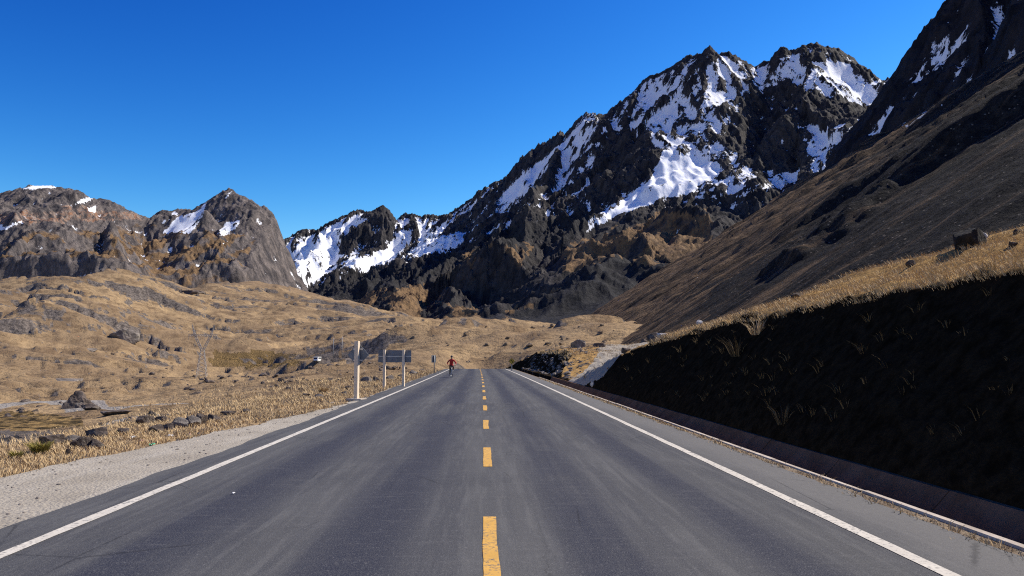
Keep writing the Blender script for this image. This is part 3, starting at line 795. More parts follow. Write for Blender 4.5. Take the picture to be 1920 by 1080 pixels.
mountain('mountain_massif', 560, 1760, [(960, 1300, 45), (1300, 1950, 120), (1950, 2860, 290), (2860, 3400, 30)], 760, [
    dict(pin=1, p=[(860, 400, 3600), (920, 350, 3450), (960, 327, 3350), (1000, 275, 3200), (1029, 258, 3150), (1050, 242, 3100), (1062, 250, 3080), (1075, 230, 3050), (1096, 211, 3000),
            (1130, 214, 2970), (1163, 189, 2930), (1177, 191, 2900), (1206, 151, 2850), (1230, 139, 2820), (1254, 129, 2800), (1288, 107, 2760), (1312, 103, 2740),
            (1331, 82, 2700), (1348, 99, 2720), (1367, 93, 2720), (1393, 107, 2730), (1412, 126, 2750), (1430, 118, 2740), (1446, 117, 2720), (1457, 94, 2700), (1472, 90, 2700),
            (1482, 97, 2710), (1508, 84, 2700), (1532, 80, 2700), (1547, 88, 2710), (1562, 87, 2720), (1585, 100, 2740), (1604, 115, 2760), (1623, 141, 2790), (1640, 152, 2820),
            (1671, 143, 2850), (1720, 160, 2900), (1800, 200, 3000)], sl=1.2, sr=1.35, d1=260, s2=0.8),
    dict(p=[(1096, 211, 3000), (1130, 232, 2780), (1165, 240, 2600), (1215, 270, 2430), (1238, 300, 2330), (1200, 345, 2220), (1130, 395, 2080), (1060, 440, 1950)], sl=1.7, sr=1.2),
    dict(p=[(1206, 151, 2850), (1195, 185, 2740), (1185, 215, 2680), (1170, 240, 2620)], sl=1.6, sr=1.3),
    dict(p=[(1331, 83, 2700), (1322, 130, 2610), (1316, 170, 2540), (1306, 210, 2480), (1300, 250, 2430)], sl=1.3, sr=1.6),
    dict(p=[(1393, 107, 2730), (1415, 160, 2620), (1410, 210, 2500), (1400, 250, 2420), (1385, 275, 2370)], sl=1.2, sr=1.6),
    dict(p=[(1446, 117, 2720), (1470, 150, 2580), (1500, 165, 2480), (1500, 215, 2380), (1510, 270, 2290), (1500, 310, 2220), (1430, 330, 2130)], sl=0.65, sr=2.2),
    dict(p=[(1604, 115, 2760), (1625, 175, 2600), (1640, 200, 2500), (1600, 228, 2420), (1560, 240, 2360)], sl=1.0, sr=1.0),
    dict(p=[(1532, 81, 2700), (1515, 120, 2620), (1505, 160, 2520)], sl=0.9, sr=1.6),
    dict(p=[(1050, 242, 3100), (1040, 300, 2750), (1010, 360, 2450), (990, 400, 2250), (960, 450, 2000), (900, 480, 1850)], sl=1.1, sr=1.3),
    dict(p=[(960, 325, 3350), (935, 400, 2900), (895, 448, 2550), (820, 490, 2250), (740, 525, 2050), (640, 548, 1950)], sl=0.8, sr=0.9),
    dict(p=[(1000, 275, 3200), (990, 350, 2800), (965, 410, 2450), (930, 455, 2200)], sl=1.0, sr=1.3),
    # lower rock steps
    dict(p=[(870, 475, 1850), (920, 455, 1800), (960, 470, 1760), (1000, 500, 1680), (1010, 540, 1580)], sl=0.5, sr=1.7, d1=90, s2=1.0),
    dict(p=[(1060, 470, 1800), (1110, 448, 1720), (1170, 438, 1650), (1215, 445, 1560), (1240, 470, 1500), (1200, 520, 1420)], sl=0.5, sr=2.0, d1=120, s2=0.8),
    dict(p=[(1215, 410, 1850), (1260, 392, 1780), (1310, 393, 1720), (1350, 420, 1650), (1330, 460, 1560), (1280, 510, 1450)], sl=0.6, sr=1.8, d1=120, s2=0.8),
    dict(p=[(1010, 545, 1350), (1025, 572, 1270), (1030, 600, 1200)], sl=0.9, sr=1.2),
    dict(p=[(720, 520, 1900), (735, 545, 1700), (745, 575, 1500)], sl=0.7, sr=1.0),
    dict(p=[(830, 530, 1750), (830, 560, 1550), (850, 590, 1350)], sl=0.7, sr=1.0),
], lambda x, y, R: 38 + (0.045 + 0.26 * ss(820, 1200, 910 + 1500 * x / np.maximum(y, 1))) * (R - 1050) + 34 * (ridged(x / 190, y / 190, 5, 333) - 0.95) * ss(1080, 1350, R), 34, M['mountain'], main_attr, 300, 26, 1.3)

# dark mountain behind the scree slope
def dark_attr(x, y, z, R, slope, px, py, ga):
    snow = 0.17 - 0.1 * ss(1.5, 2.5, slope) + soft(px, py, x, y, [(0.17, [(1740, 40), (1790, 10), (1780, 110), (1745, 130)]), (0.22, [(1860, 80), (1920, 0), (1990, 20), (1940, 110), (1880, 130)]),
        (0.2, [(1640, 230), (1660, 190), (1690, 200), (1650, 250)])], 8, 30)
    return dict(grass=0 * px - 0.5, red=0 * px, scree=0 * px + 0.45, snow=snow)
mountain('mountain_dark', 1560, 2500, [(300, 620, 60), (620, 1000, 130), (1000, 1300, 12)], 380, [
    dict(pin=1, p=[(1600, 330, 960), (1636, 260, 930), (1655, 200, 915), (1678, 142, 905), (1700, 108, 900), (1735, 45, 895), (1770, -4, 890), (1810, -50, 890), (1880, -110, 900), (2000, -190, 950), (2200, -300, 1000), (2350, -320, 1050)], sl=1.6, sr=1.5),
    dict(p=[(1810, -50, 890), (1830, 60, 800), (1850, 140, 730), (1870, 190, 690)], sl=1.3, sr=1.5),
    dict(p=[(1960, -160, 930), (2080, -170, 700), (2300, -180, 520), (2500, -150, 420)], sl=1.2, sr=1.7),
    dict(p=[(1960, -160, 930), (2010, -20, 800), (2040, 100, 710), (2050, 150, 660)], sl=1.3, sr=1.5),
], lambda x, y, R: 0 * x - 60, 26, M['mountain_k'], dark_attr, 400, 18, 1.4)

# ------------------------------------------------------------------ the scree slope on the right
def scree_x0(y): return np.interp(y, [40, 60, 90, 130, 300, 700, 900], [48, 40, 27, 30, 54, 80, 95])
def scree_z0(y): return np.interp(y, [40, 60, 90, 130, 300, 700, 900], [11, 9, 5.0, 6.5, 14, 31, 38])
def build_scree():
    n1, n2 = 400, 280
    y = np.exp(np.linspace(math.log(48), math.log(860), n1))
    u = np.linspace(0, 1, n2) ** 1.25
    Y, U = np.meshgrid(y, u, indexing='ij')
    X = scree_x0(Y) - 26 + U * (90 + Y * 0.86)
    d = X - scree_x0(Y)
    z = scree_z0(Y) + 0.605 * d
    # gullies and ribs down the fall line
    g = fbm(Y / 34 + 0.35 * fbm(X / 120, Y / 60, 3, 55), X / 260, 5, 52, 0.6)
    z += (1.4 + np.clip(d, 0, 250) * 0.022) * g * ss(0, 25, d) * np.clip(Y / 300, 0.35, 1.4)
    z += 1.5 * fbm(Y / 8 + 0.2 * pn(X / 40, Y / 20, 57), X / 110, 3, 56) * ss(0, 20, d) * np.clip(Y / 250, 0.4, 1.6)
    for yr, am, wn in ((116, 5.5, 4.2), (190, 3.5, 6.0), (320, 4.0, 8.0)):
        ym = Y - yr - 5 * pn(X / 45, Y * 0 + yr, 59) - 1.5 * fbm(X / 9, Y / 9, 2, 60)
        z += am * ss(12, 40, d - 0.06 * yr) * np.where(ym < 0, ss(-wn, 0, ym), 1 - ss(0, wn * 6, ym))
    z += 0.5 * fbm(X / 7, Y / 5, 4, 58) * np.clip(Y / 150, 0.5, 1.6)
    # far edge falls away
    z -= 0.9 * np.clip(Y - 690 - 12 * pn(X / 60, Y / 300, 61), 0, None)
    # low bump added so that its shadow makes a dark patch
    px, py = proj(X, Y, z)
    i = np.argmin((px - 1556) ** 2 + (py - 436) ** 2 + 0.02 * Y)
    cx, cy = X.flat[i], Y.flat[i]
    q = np.hypot((X - cx) / 9 + 0.5 * fbm(X / 6, Y / 6, 3, 63), (Y - cy) / 7 + 0.5 * fbm(X / 6, Y / 6, 3, 64))
    z += (1.5 + 0.9 * fbm(X / 5, Y / 5, 3, 65)) * ss(1.2, 0.6, q)
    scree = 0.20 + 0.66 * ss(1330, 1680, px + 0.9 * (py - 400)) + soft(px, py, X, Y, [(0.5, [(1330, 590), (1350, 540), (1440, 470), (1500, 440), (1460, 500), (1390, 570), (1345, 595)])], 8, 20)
    snow = soft(px, py, X, Y, [(0.6, [(1690, 235), (1765, 193), (1768, 199), (1700, 240)]), (0.32, [(1740, 300), (1830, 225), (1834, 229), (1746, 303)])], 3, 10)
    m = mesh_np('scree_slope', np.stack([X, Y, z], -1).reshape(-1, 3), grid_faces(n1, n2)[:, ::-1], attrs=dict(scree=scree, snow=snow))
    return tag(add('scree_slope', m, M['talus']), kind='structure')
build_scree()

# ------------------------------------------------------------------ right roadside bank
LIP = 5.55
BH_Y = [-25, 10, 20, 25, 30, 35, 39, 43, 47, 50, 58, 64, 72, 84, 96, 110, 130, 160]
BH_H = [2.9, 2.95, 2.85, 2.72, 2.5, 2.2, 1.85, 1.3, 0.75, 0.12, 0.15, 0.9, 1.9, 2.2, 2.3, 2.4, 2.6, 2.4]
def bank_z(lat, y):
    H = np.interp(y, BH_Y, BH_H)
    H = H + (0.16 * fbm(y / 3.1, lat * 0 + 3, 3, 90) + 0.35 * fbm(y / 9, lat * 0 + 9, 2, 92) * ss(60, 75, y)) * ss(0.3, 1, H)
    toe = LIP + 0.03 + 1.2 * ss(58, 75, y)
    wd = 0.10 + H * 0.74
    t = (lat - toe) / wd
    face = H * np.clip(t, 0, 1) ** 0.92
    g = np.interp(y, [-25, 40, 50, 58, 70, 100, 160], [0.32, 0.29, 0.17, 0.13, 0.08, 0.06, 0.06])
    ov = np.clip(lat - toe - wd, 0, None)
    crest = np.interp(y, [-25, 60, 80, 160], [33, 31, 30, 40])
    up = g * np.minimum(ov, crest) - 0.30 * np.clip(ov - crest, 0, None)
    z = face + up + rz(y)
    rough = ss(0.05, 0.6, lat - toe)
    z = z + rough * (0.10 * fbm(lat / 0.9, y / 0.9, 4, 94) + 0.30 * fbm(lat / 5, y / 5, 3, 96) * ss(0.5, 4, ov))
    return z, np.clip(t, -0.5, 2), ov
RAMP = [(1050, 722), (1085, 702), (1112, 682), (1122, 660), (1122, 640), (1230, 634), (1215, 668), (1160, 690), (1092, 726)]
def build_bank():
    ys = np.concatenate([np.linspace(-25, 3, 60)[:-1], np.linspace(3, 70, 340)[:-1], np.linspace(70, 160, 150)])
    la = np.concatenate([[LIP - 0.0], LIP + np.linspace(0.03, 4.5, 60), LIP + np.exp(np.linspace(math.log(4.6), math.log(60), 80))])
    Y, L = np.meshgrid(ys, la, indexing='ij')
    z, t, ov = bank_z(L, Y)
    z[:, 0] = np.minimum(z[:, 1], -0.02) - 0.35
    X = L + xc(Y)
    px, py = proj(X, Y, z)
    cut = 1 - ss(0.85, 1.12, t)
    jx = px + 5 * pn(X / 2, Y / 2, 7)
    track = in_poly(jx, py, RAMP) * (Y > 40) * 0.85
    rock = ((Y > 60) & (ov < 12)) * 0.33
    rock = np.where(in_poly(jx, py, [(1060, 690), (1090, 700), (1100, 715), (1060, 722), (1030, 712)]), 0.4, rock)
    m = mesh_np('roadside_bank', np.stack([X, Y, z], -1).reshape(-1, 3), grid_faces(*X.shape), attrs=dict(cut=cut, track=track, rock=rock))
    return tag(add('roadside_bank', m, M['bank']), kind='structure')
build_bank()

# ------------------------------------------------------------------ road, shoulder, markings, ditch
def ribbon(name, ys, lo, hi, n, dz, mat, parent=None, jl=None, jh=None, crown=0.0):
    Y = np.repeat(ys[:, None], n, 1)
    lo = np.broadcast_to(lo, ys.shape) + (jl(ys) if jl else 0); hi = np.broadcast_to(hi, ys.shape) + (jh(ys) if jh else 0)
    t = np.linspace(0, 1, n)[None]
    L = lo[:, None] * (1 - t) + hi[:, None] * t
    Z = rz(Y) + dz - crown * np.abs(L)
    V = np.stack([L + xc(Y), Y, Z], -1).reshape(-1, 3)
    m = mesh_np(name, V, grid_faces(len(ys), n), uv=np.stack([L, Y], -1).reshape(-1, 2))
    return add(name, m, mat, parent)
ys_road = np.concatenate([np.linspace(-20, 60, 401)[:-1], np.linspace(60, 200, 281)])
shoulder = ribbon('gravel_shoulder', ys_road, -4.2, -4.2, 10, -0.02, M['gravel'],
    jl=lambda y: -np.interp(y, [-20, 8, 11, 18, 25, 32, 45, 200], [2.7, 2.5, 2.35, 1.5, 0.75, 0.5, 0.55, 0.5]) + 0.22 * pn(y / 1.7, y * 0 + 2, 13) + 0.1 * pn(y / 0.5, y * 0, 14))
tag(shoulder, kind='structure')
shoulder_r = ribbon('verge_debris', ys_road, 4.0, 4.452, 6, 0.004, M['debris'])
tag(shoulder_r, kind='structure')
road = ribbon('road', ys_road, -4.45, 4.28, 60, 0.012, M['asphalt'],
    jl=lambda y: 0.10 * pn(y / 3.1, y * 0 + 1, 15) + 0.05 * pn(y / 0.9, y * 0, 16) - 0.15 * ss(20, 40, y), jh=lambda y: 0.09 * pn(y / 1.1, y * 0 + 5, 17) + 0.05 * pn(y / 0.35, y * 0, 18))
tag(road, kind='structure')
wob = lambda sd: (lambda y: 0.012 * pn(y / 1.3, y * 0 + sd, 19) + 0.005 * pn(y / 0.21, y * 0 + sd, 20))
ribbon('edge_line', ys_road, -3.935, -3.805, 2, 0.017, M['white'], road, wob(1), wob(4))
ribbon('edge_line', ys_road, 3.335, 3.465, 2, 0.017, M['white'], road, wob(7), wob(9))
for k in range(-2, 19):
    e = 8.13 + 6.10 * k                                     # far end of each dash
    if k > 8: e = 8.13 + 6.10 * 8 + 5.6 * (k - 8)
    s = e - 2.46
    ys = np.linspace(s, e, 14)
    ribbon('centre_dash', ys, -0.008, 0.118, 2, 0.017, M['yellow'], road, wob(3 + k), wob(5 + k))

ditch = thing('drainage_ditch', (0, 0, 0), None, None)
tag(ditch, kind='structure')
prof = [(4.44, -0.03), (4.455, 0.028), (4.53, 0.024), (4.98, -0.34), (5.18, -0.34), (5.52, 0.02), (5.62, 0.02), (5.62, -0.25), (5.2, -0.5), (4.9, -0.5), (4.40, -0.3)]
y = -20.0
while y < 62:
    L = 2.95
    a, b = y, y + L - 0.035
    mb = MB(); n = len(prof)
    jit = random.uniform(-0.006, 0.006)
    for yy in (a, b):
        for q, (l, z) in enumerate(prof):
            mb.v.append((l + float(xc(yy)) + random.uniform(-.005, .005), yy, z + jit + random.uniform(-.003, .003)))
    for q in range(n):
        j = (q + 1) % n
        mb.f.append((q, q + n, j + n, j))
    mb.f.append(tuple(range(n))); mb.f.append(tuple(reversed(range(n, 2 * n))))
    o = mb.build('ditch_slab', M['concrete'], ditch)
    o.data.materials.append(M['rim'])
    for p in o.data.polygons[:3]: p.material_index = 1  # pale faces paint the sunlit rim, the brown ones the shaded inside
    y += L

# ------------------------------------------------------------------ finding the ground under a pixel
def bank_h(x, y):
    return float(bank_z(np.array([x - float(xc(y))]), np.array([y]))[0][0])
def hit(px, py, r0=6.0, r1=1500.0, right=False):
    r = np.exp(np.linspace(math.log(r0), math.log(r1), 900))
    p = np.stack([at(px, py, q) for q in r])
    g = bank_z(p[:, 0] - xc(p[:, 1]), p[:, 1])[0] if right else ground_z(p[:, 0], p[:, 1])
    k = np.nonzero(p[:, 2] <= g)[0]
    i = k[0] if len(k) else int(np.argmin(p[:, 2] - g))
    return np.array([p[i, 0], p[i, 1], g[i]]), r[i]

# ------------------------------------------------------------------ stones
def ico(n):
    t = (1 + 5 ** 0.5) / 2
    V = [(-1, t, 0), (1, t, 0), (-1, -t, 0), (1, -t, 0), (0, -1, t), (0, 1, t), (0, -1, -t), (0, 1, -t), (t, 0, -1), (t, 0, 1), (-t, 0, -1), (-t, 0, 1)]
    F = [(0, 11, 5), (0, 5, 1), (0, 1, 7), (0, 7, 10), (0, 10, 11), (1, 5, 9), (5, 11, 4), (11, 10, 2), (10, 7, 6), (7, 1, 8), (3, 9, 4), (3, 4, 2), (3, 2, 6), (3, 6, 8), (3, 8, 9), (4, 9, 5), (2, 4, 11), (6, 2, 10), (8, 6, 7), (9, 8, 1)]
    V = [np.array(v) / np.linalg.norm(v) for v in V]
    for _ in range(n):
        mid = {}; G = []
        def m(a, b):
            k = (min(a, b), max(a, b))
            if k not in mid:
                v = V[a] + V[b]; V.append(v / np.linalg.norm(v)); mid[k] = len(V) - 1
            return mid[k]
        for a, b, c in F:
            x, y, z = m(a, b), m(b, c), m(c, a); G += [(a, x, z), (b, y, x), (c, z, y), (x, y, z)]
        F = G
    return np.array(V), np.array(F)
def rock_verts(D, seed, cuts=9, rough=0.05, top=None):
    g = np.random.default_rng(seed)
    N = g.normal(size=(cuts, 3)); N /= np.linalg.norm(N, axis=1)[:, None]
    h = g.uniform(0.55, 0.95, cuts)
    if top == 'pyramid':
        N = np.array([(0.80, -0.15, 0.42), (-0.95, -0.05, 0.38), (0.25, -0.8, 0.5), (0.2, 0.8, 0.45), (0, 0, -1)], float); rough = 0.13; N /= np.linalg.norm(N, axis=1)[:, None]
        h = np.array([0.5, 0.5, 0.5, 0.5, 0.6])
    elif top == 'flat':
        N = np.vstack([N, [(0.08, 0.05, 1)]]); h = np.append(h, 0.5)
    dp = D @ N.T
    rad = np.where(dp > 0.05, h[None] / np.maximum(dp, 0.05), 9).min(1)
    rad = np.minimum(rad, 1.25)
    f = 2.3
    n = sum(a * np.sin(D[:, 0] * k * f + g.uniform(0, 6)) * np.sin(D[:, 1] * k * f + g.uniform(0, 6)) * np.sin(D[:, 2] * k * f + g.uniform(0, 6)) for a, k in ((1, 1), (0.6, 2.1), (0.45, 4.3)))
    n += g.normal(size=len(D)) * 0.25
    Q = D * (rad * (1 + rough * n))[:, None]
    lo, hi = Q.min(0), Q.max(0)
    return (Q - (lo + hi) / 2) / (hi - lo)
D3, F3 = ico(3); D1, F1 = ico(1)
ROCKS = {}
def rock_mesh(seed, mat, top=None):
    k = (seed, mat, top)
    if k not in ROCKS:
        m = mesh_np('boulder', rock_verts(D3, seed, 10, 0.05, top), F3, smooth=False)
        m.materials.append(M[mat]); ROCKS[k] = m
    return ROCKS[k]
def boulder(px, py, wpx, hpx, label, mat='rock', seed=1, top=None, right=False, group=None, r=None, name='boulder', depth=1.0, r0=6.0):
    if r is None: p, r = hit(px, py, r0, 1500, right)
    else:
        p = at(px, py, r); p[2] = bank_h(p[0], p[1]) if right else float(ground_z(np.array([p[0]]), np.array([p[1]]))[0])
    k = r / FPX
    o = add(name, rock_mesh(seed % 9, mat, top))
    w, h = wpx * k * 1.0, hpx * k * 1.22
    o.scale = (w, w * depth * random.uniform(0.8, 1.1), h)
    o.location = (p[0], p[1] + w * 0.25, p[2] + h * (0.10 if name == 'rock_outcrop' else 0.17))
    o.rotation_euler = (0, 0, 0 if top == 'pyramid' else random.uniform(-0.6, 0.6) + (pi if seed % 2 else 0))
    return tag(o, label, 'outcrop' if name == 'rock_outcrop' else 'boulder', group)
B = boulder
B(140, 767, 54, 36, 'pointed pyramid-shaped dark boulder beside the lower grey track', 'rock', 3, 'pyramid')
B(166, 769, 28, 13, 'low brown boulder lying just right of the pointed pyramid boulder', 'rock', 2)
B(268, 797, 32, 20, 'large rounded dark boulder at the left end of the stone row', 'rock', 4)
B(300, 792, 30, 13, 'low dark boulder behind the row of stones along the verge', 'rock', 5)
B(283, 780, 16, 10, 'small dark boulder standing alone beyond the stone row', 'rock', 6)
B(290, 810, 26, 14, 'dark boulder in front of the large rounded one in the stone row', 'rock', 7)
B(312, 806, 24, 14, 'angular boulder between the rounded boulder and the upright slab', 'rock', 1)
B(333, 802, 32, 21, 'big grey boulder in the middle of the stone row', 'rock_grey', 8)
B(357, 800, 30, 23, 'broad upright grey slab in the stone row along the verge', 'rock_grey', 2)
B(376, 796, 20, 24, 'narrow upright dark slab standing near the right end of the stone row', 'rock', 3)
B(396, 790, 28, 15, 'brown boulder closing the right end of the stone row', 'rock', 6)
B(425, 779, 28, 9, 'long flat dark boulder lying apart to the right of the stone row', 'rock', 5, 'flat')
B(460, 775, 18, 9, 'small dark boulder on the verge grass, rightmost beyond the stone row', 'rock', 7)
B(228, 814, 26, 11, 'flat black boulder alone on the grass left of the stone row', 'rock', 8, 'flat')
B(176, 822, 46, 22, 'wide dark boulder at the back of the near rock pile on the left', 'rock', 1)
B(150, 842, 36, 24, 'cracked dark boulder at the front of the near rock pile on the left', 'rock', 4)
B(178, 842, 30, 20, 'dark boulder at the right foot of the near rock pile on the left', 'rock', 6)
B(132, 830, 28, 15, 'small grey boulder at the left side of the near rock pile', 'rock_grey', 2)
B(92, 834, 38, 19, 'sloping brown boulder between the green tussock and the rock pile', 'rock', 7, 'flat')
B(127, 853, 11, 12, 'little reddish brown boulder on the grass edge below the rock pile', 'rock', 5)
B(215, 778, 52, 9, 'long low ledge of dark rock beside the lower grey track', 'rock', 3, 'flat', name='rock_outcrop')
B(645, 740, 12, 8, 'small pale brown boulder in the grass left of the tall sign post', 'rock_grey', 1)
B(598, 746, 20, 9, 'grey boulder with pale top in the verge grass left of the signs', 'rock_grey', 2)
B(574, 744, 14, 8, 'dark boulder in the verge grass, leftmost of the two near the signs', 'rock', 3)
B(652, 731, 14, 10, 'dark wedge-shaped boulder just left of the diamond sign post', 'rock', 4)
B(685, 717, 22, 13, 'grey boulder directly right of the diamond sign post', 'rock_grey', 5)
B(705, 715, 20, 11, 'dark boulder left of the first post of the wide sign', 'rock', 6)
B(730, 713, 18, 11, 'pale grey boulder right of the first post of the wide sign', 'rock_grey', 7)
B(773, 703, 15, 11, 'rounded brown boulder right of the wide sign', 'rock_grey', 8)
B(751, 708, 13, 8, 'small dark boulder between the two posts of the wide sign', 'rock', 2)
B(792, 697, 12, 6, 'small dark boulder halfway between the wide sign and the narrow sign', 'rock', 1)
B(230, 636, 46, 25, 'rounded grey rock dome standing out of the golden hillside', 'rock_grey', 4, r=560, name='rock_outcrop')
B(84, 665, 34, 13, 'grey rock outcrop low on the hillside above the pointed boulder', 'rock_grey', 6, r=400, name='rock_outcrop')
B(150, 645, 44, 10, 'long grey rock ledge on the left hillside below the orange patch', 'rock_grey', 5, 'flat', r=480, name='rock_outcrop')
B(320, 655, 30, 8, 'dark rock ledge left of the pylon', 'rock', 3, 'flat', r=480, name='rock_outcrop')
B(352, 652, 22, 8, 'dark rock ledge close behind the left leg of the pylon', 'rock', 2, r=500, name='rock_outcrop')
B(60, 672, 40, 9, 'black rock ledge at the far left of the valley', 'rock', 1, 'flat', r=380, name='rock_outcrop')
B(255, 686, 30, 11, 'dark pointed rock outcrop in the middle of the left valley', 'rock', 7, r=300, name='rock_outcrop')
B(310, 690, 26, 9, 'low dark rock outcrop left of the pylon base', 'rock', 4, r=300, name='rock_outcrop')
B(120, 705, 60, 14, 'broad grey patch of rocks above the pointed pyramid boulder', 'rock_grey', 8, 'flat', r=190, name='rock_outcrop')
B(240, 572, 40, 13, 'dark rock knob on the skyline road of the left hill', 'rock', 5, r=830, name='rock_outcrop')
B(355, 572, 46, 9, 'dark flat rock band high on the golden hill', 'rock', 6, 'flat', r=1050, name='rock_outcrop')
B(1828, 464, 62, 40, 'huge boulder with its shadow painted into the rock, on the sunlit grass slope at the right', 'rock_shade', 4, right=True)
B(1847, 448, 15, 14, 'white stone added for the sunlit face of the huge boulder', 'rock_pale', 6, right=True)  # added stone, its white stands for the boulder's sunlit face
B(1908, 438, 11, 10, 'small dark boulder on the grass at the right edge, upper one', 'rock', 2, right=True)
B(1903, 462, 15, 9, 'small half-buried boulder at the right edge, lower one', 'rock', 3, right=True)
B(1710, 498, 17, 12, 'dark boulder in the lit grass below and left of the huge boulder', 'rock', 5, right=True)
B(1495, 557, 19, 10, 'dark boulder on the lit grass strip above the middle of the bank', 'rock', 7, right=True)
B(1312, 607, 15, 10, 'pale boulder with a dark side at the foot of the scree slope', 'rock_pale', 8, right=True)
B(1225, 632, 26, 22, 'dark boulder under the pale slab above the gravel ramp', 'rock', 1, right=True)
B(1243, 622, 22, 9, 'flat pale slab resting beside the dark boulder above the gravel ramp', 'rock_pale', 2, 'flat', right=True)
B(1174, 618, 20, 10, 'dark boulder on the skyline of the grass above the gravel ramp', 'rock', 3, right=True)
B(1086, 642, 28, 20, 'grey boulder on the mound left of the gravel ramp', 'rock_grey', 4, right=True)
B(1125, 618, 24, 9, 'long dark boulder on the mound behind the gravel ramp', 'rock', 6, 'flat', right=True)
B(1111, 726, 9, 10, 'white stone standing at the near end of the ditch by the gravel ramp', 'rock_pale', 5, right=True)
B(1040, 706, 13, 9, 'grey boulder at the roadside where the dark cut bank ends', 'rock_grey', 7, right=True)
B(1062, 712, 16, 8, 'dark boulder at the roadside left of the ramp mouth', 'rock', 2, right=True)
B(1208, 640, 13, 8, 'small dark boulder at the right edge of the gravel ramp', 'rock', 6, right=True)

# loose stones nobody could count
def stones(name, P, size, mat, seed, flat=0.7):
    g = np.random.default_rng(seed)
    prot = [rock_verts(D1, 300 + i, 7, 0.08) for i in range(6)]
    V, F = [], []
    for i, (p, sz) in enumerate(zip(P, size)):
        a = g.uniform(0, 6.28); c, s_ = cos(a), sin(a)
        q = 2 * prot[i % 6] * np.array([1, g.uniform(0.6, 1), flat * g.uniform(0.6, 1.2)]) * sz
        q = np.stack([q[:, 0] * c - q[:, 1] * s_, q[:, 0] * s_ + q[:, 1] * c, q[:, 2]], 1) + p
        V.append(q); F.append(F1 + 42 * i)
    m = mesh_np(name, np.concatenate(V), np.concatenate(F), smooth=False)
    return tag(add(name, m, M[mat]), kind='stuff')
def scatter_left(n, r0, r1, seed, az0=-34, az1=-3, clump=0.0):
    g = np.random.default_rng(seed)
    r = np.exp(g.uniform(math.log(r0), math.log(r1), n)); a = np.radians(g.uniform(az0, az1, n))
    x, y = r * np.sin(a), r * np.cos(a)
    keep = (x - xc(y) < -7.0) & (fbm(x / (r * 0.12 + 2), y / (r * 0.12 + 2), 2, 8) > clump)
    x, y, r = x[keep], y[keep], r[keep]
    return np.stack([x, y, ground_z(x, y)], 1), r
P, r = scatter_left(2800, 12, 1000, 1, clump=0.12)
o = stones('loose_stones', P, r * rng.uniform(0.0012, 0.0045, len(r)) * rng.uniform(0.5, 1.4, len(r)), 'rock', 2)
tag(o, 'loose dark stones scattered over the left valley floor', 'stones')
g = np.random.default_rng(14)
rk_, ak_ = np.exp(g.uniform(math.log(125), math.log(340), 520)), np.radians(g.uniform(-9, 11, 520))
xk_, yk_ = rk_ * np.sin(ak_), rk_ * np.cos(ak_)
kk_ = (fbm(xk_ / 60, yk_ / 14, 3, 5) > 0.05) & (np.abs(xk_ - xc(yk_)) > 7)
xk_, yk_, rk_ = xk_[kk_], yk_[kk_], rk_[kk_]
o = stones('knoll_stones', np.stack([xk_, yk_, ground_z(xk_, yk_)], 1), rk_ * g.uniform(0.0012, 0.004, len(rk_)), 'debris', 6)
tag(o, 'brown stones and low shrubs dotted over the knolls beyond the road crest', 'stones')
g = np.random.default_rng(9)
y = g.uniform(46, 112, 700); la = LIP + 0.4 + np.abs(g.normal(0, 5, 700))
P = np.stack([la + xc(y), y, bank_z(la, y)[0]], 1)
P = P[~in_poly(*proj(P[:, 0], P[:, 1], P[:, 2]), RAMP)]
o = stones('roadside_rubble', P, g.uniform(0.05, 0.28, len(P)) * g.uniform(0.4, 1.2, len(P)), 'rock_grey', 3)
tag(o, 'grey and brown rubble around the gravel ramp and cut bank', 'rubble')
y = g.uniform(5, 60, 900); la = -g.uniform(4.6, 7.4, 900)
P = np.stack([la + xc(y), y, np.full(900, -0.02)], 1)
o = stones('gravel_pebbles', P, g.uniform(0.008, 0.03, 900), 'rock_grey', 4)
tag(o, 'small grey pebbles on the gravel shoulder', 'pebbles')

# ------------------------------------------------------------------ grass
def blades(name, P, n, h, wd, lean, mat, seed, spread=0.10, wind=(0.0, 0.0)):
    g = np.random.default_rng(seed); N = len(P) * n
    base = np.repeat(P, n, 0)
    hs_ = np.repeat(np.broadcast_to(h, len(P)), n) * g.uniform(0.55, 1.15, N)
    ws = np.repeat(np.broadcast_to(wd, len(P)), n) * g.uniform(0.7, 1.3, N)
    sp = np.repeat(np.broadcast_to(spread, len(P)), n)
    a = g.uniform(0, 2 * pi, N); rad = sp * np.sqrt(g.uniform(0, 1, N))
    b0 = base + np.stack([rad * np.cos(a), rad * np.sin(a), np.full(N, -0.02)], 1)
    ln = lean * g.uniform(0.3, 1.2, N)
    dirx = np.cos(a) * ln + wind[0] + g.normal(0, 0.12, N); diry = np.sin(a) * ln + wind[1] + g.normal(0, 0.12, N)
    t = g.uniform(0, pi, N); sx, sy = np.cos(t) * ws / 2, np.sin(t) * ws / 2
    def lvl(f, bend, wk):
        c = b0 + np.stack([dirx * hs_ * bend, diry * hs_ * bend, hs_ * f], 1)
        o = np.stack([sx * wk, sy * wk, 0 * sx], 1)
        return c - o, c + o
    A, Bq = lvl(0, 0, 1); Cq, Dq = lvl(0.6, 0.35, 0.8); E, _ = lvl(0.95, 1.0, 0.0)
    V = np.stack([A, Bq, Cq, Dq, E], 1).reshape(-1, 3)
    i = np.arange(N)[:, None] * 5
    F = np.concatenate([i + [[0, 1, 3]], i + [[0, 3, 2]], i + [[2, 3, 4]]])
    shade = np.repeat(g.uniform(0, 1, N), 5)
    m = mesh_np(name, V, F, smooth=True, attrs=dict(shade=shade))
    m.materials.append(M[mat])
    return m
g = np.random.default_rng(21)
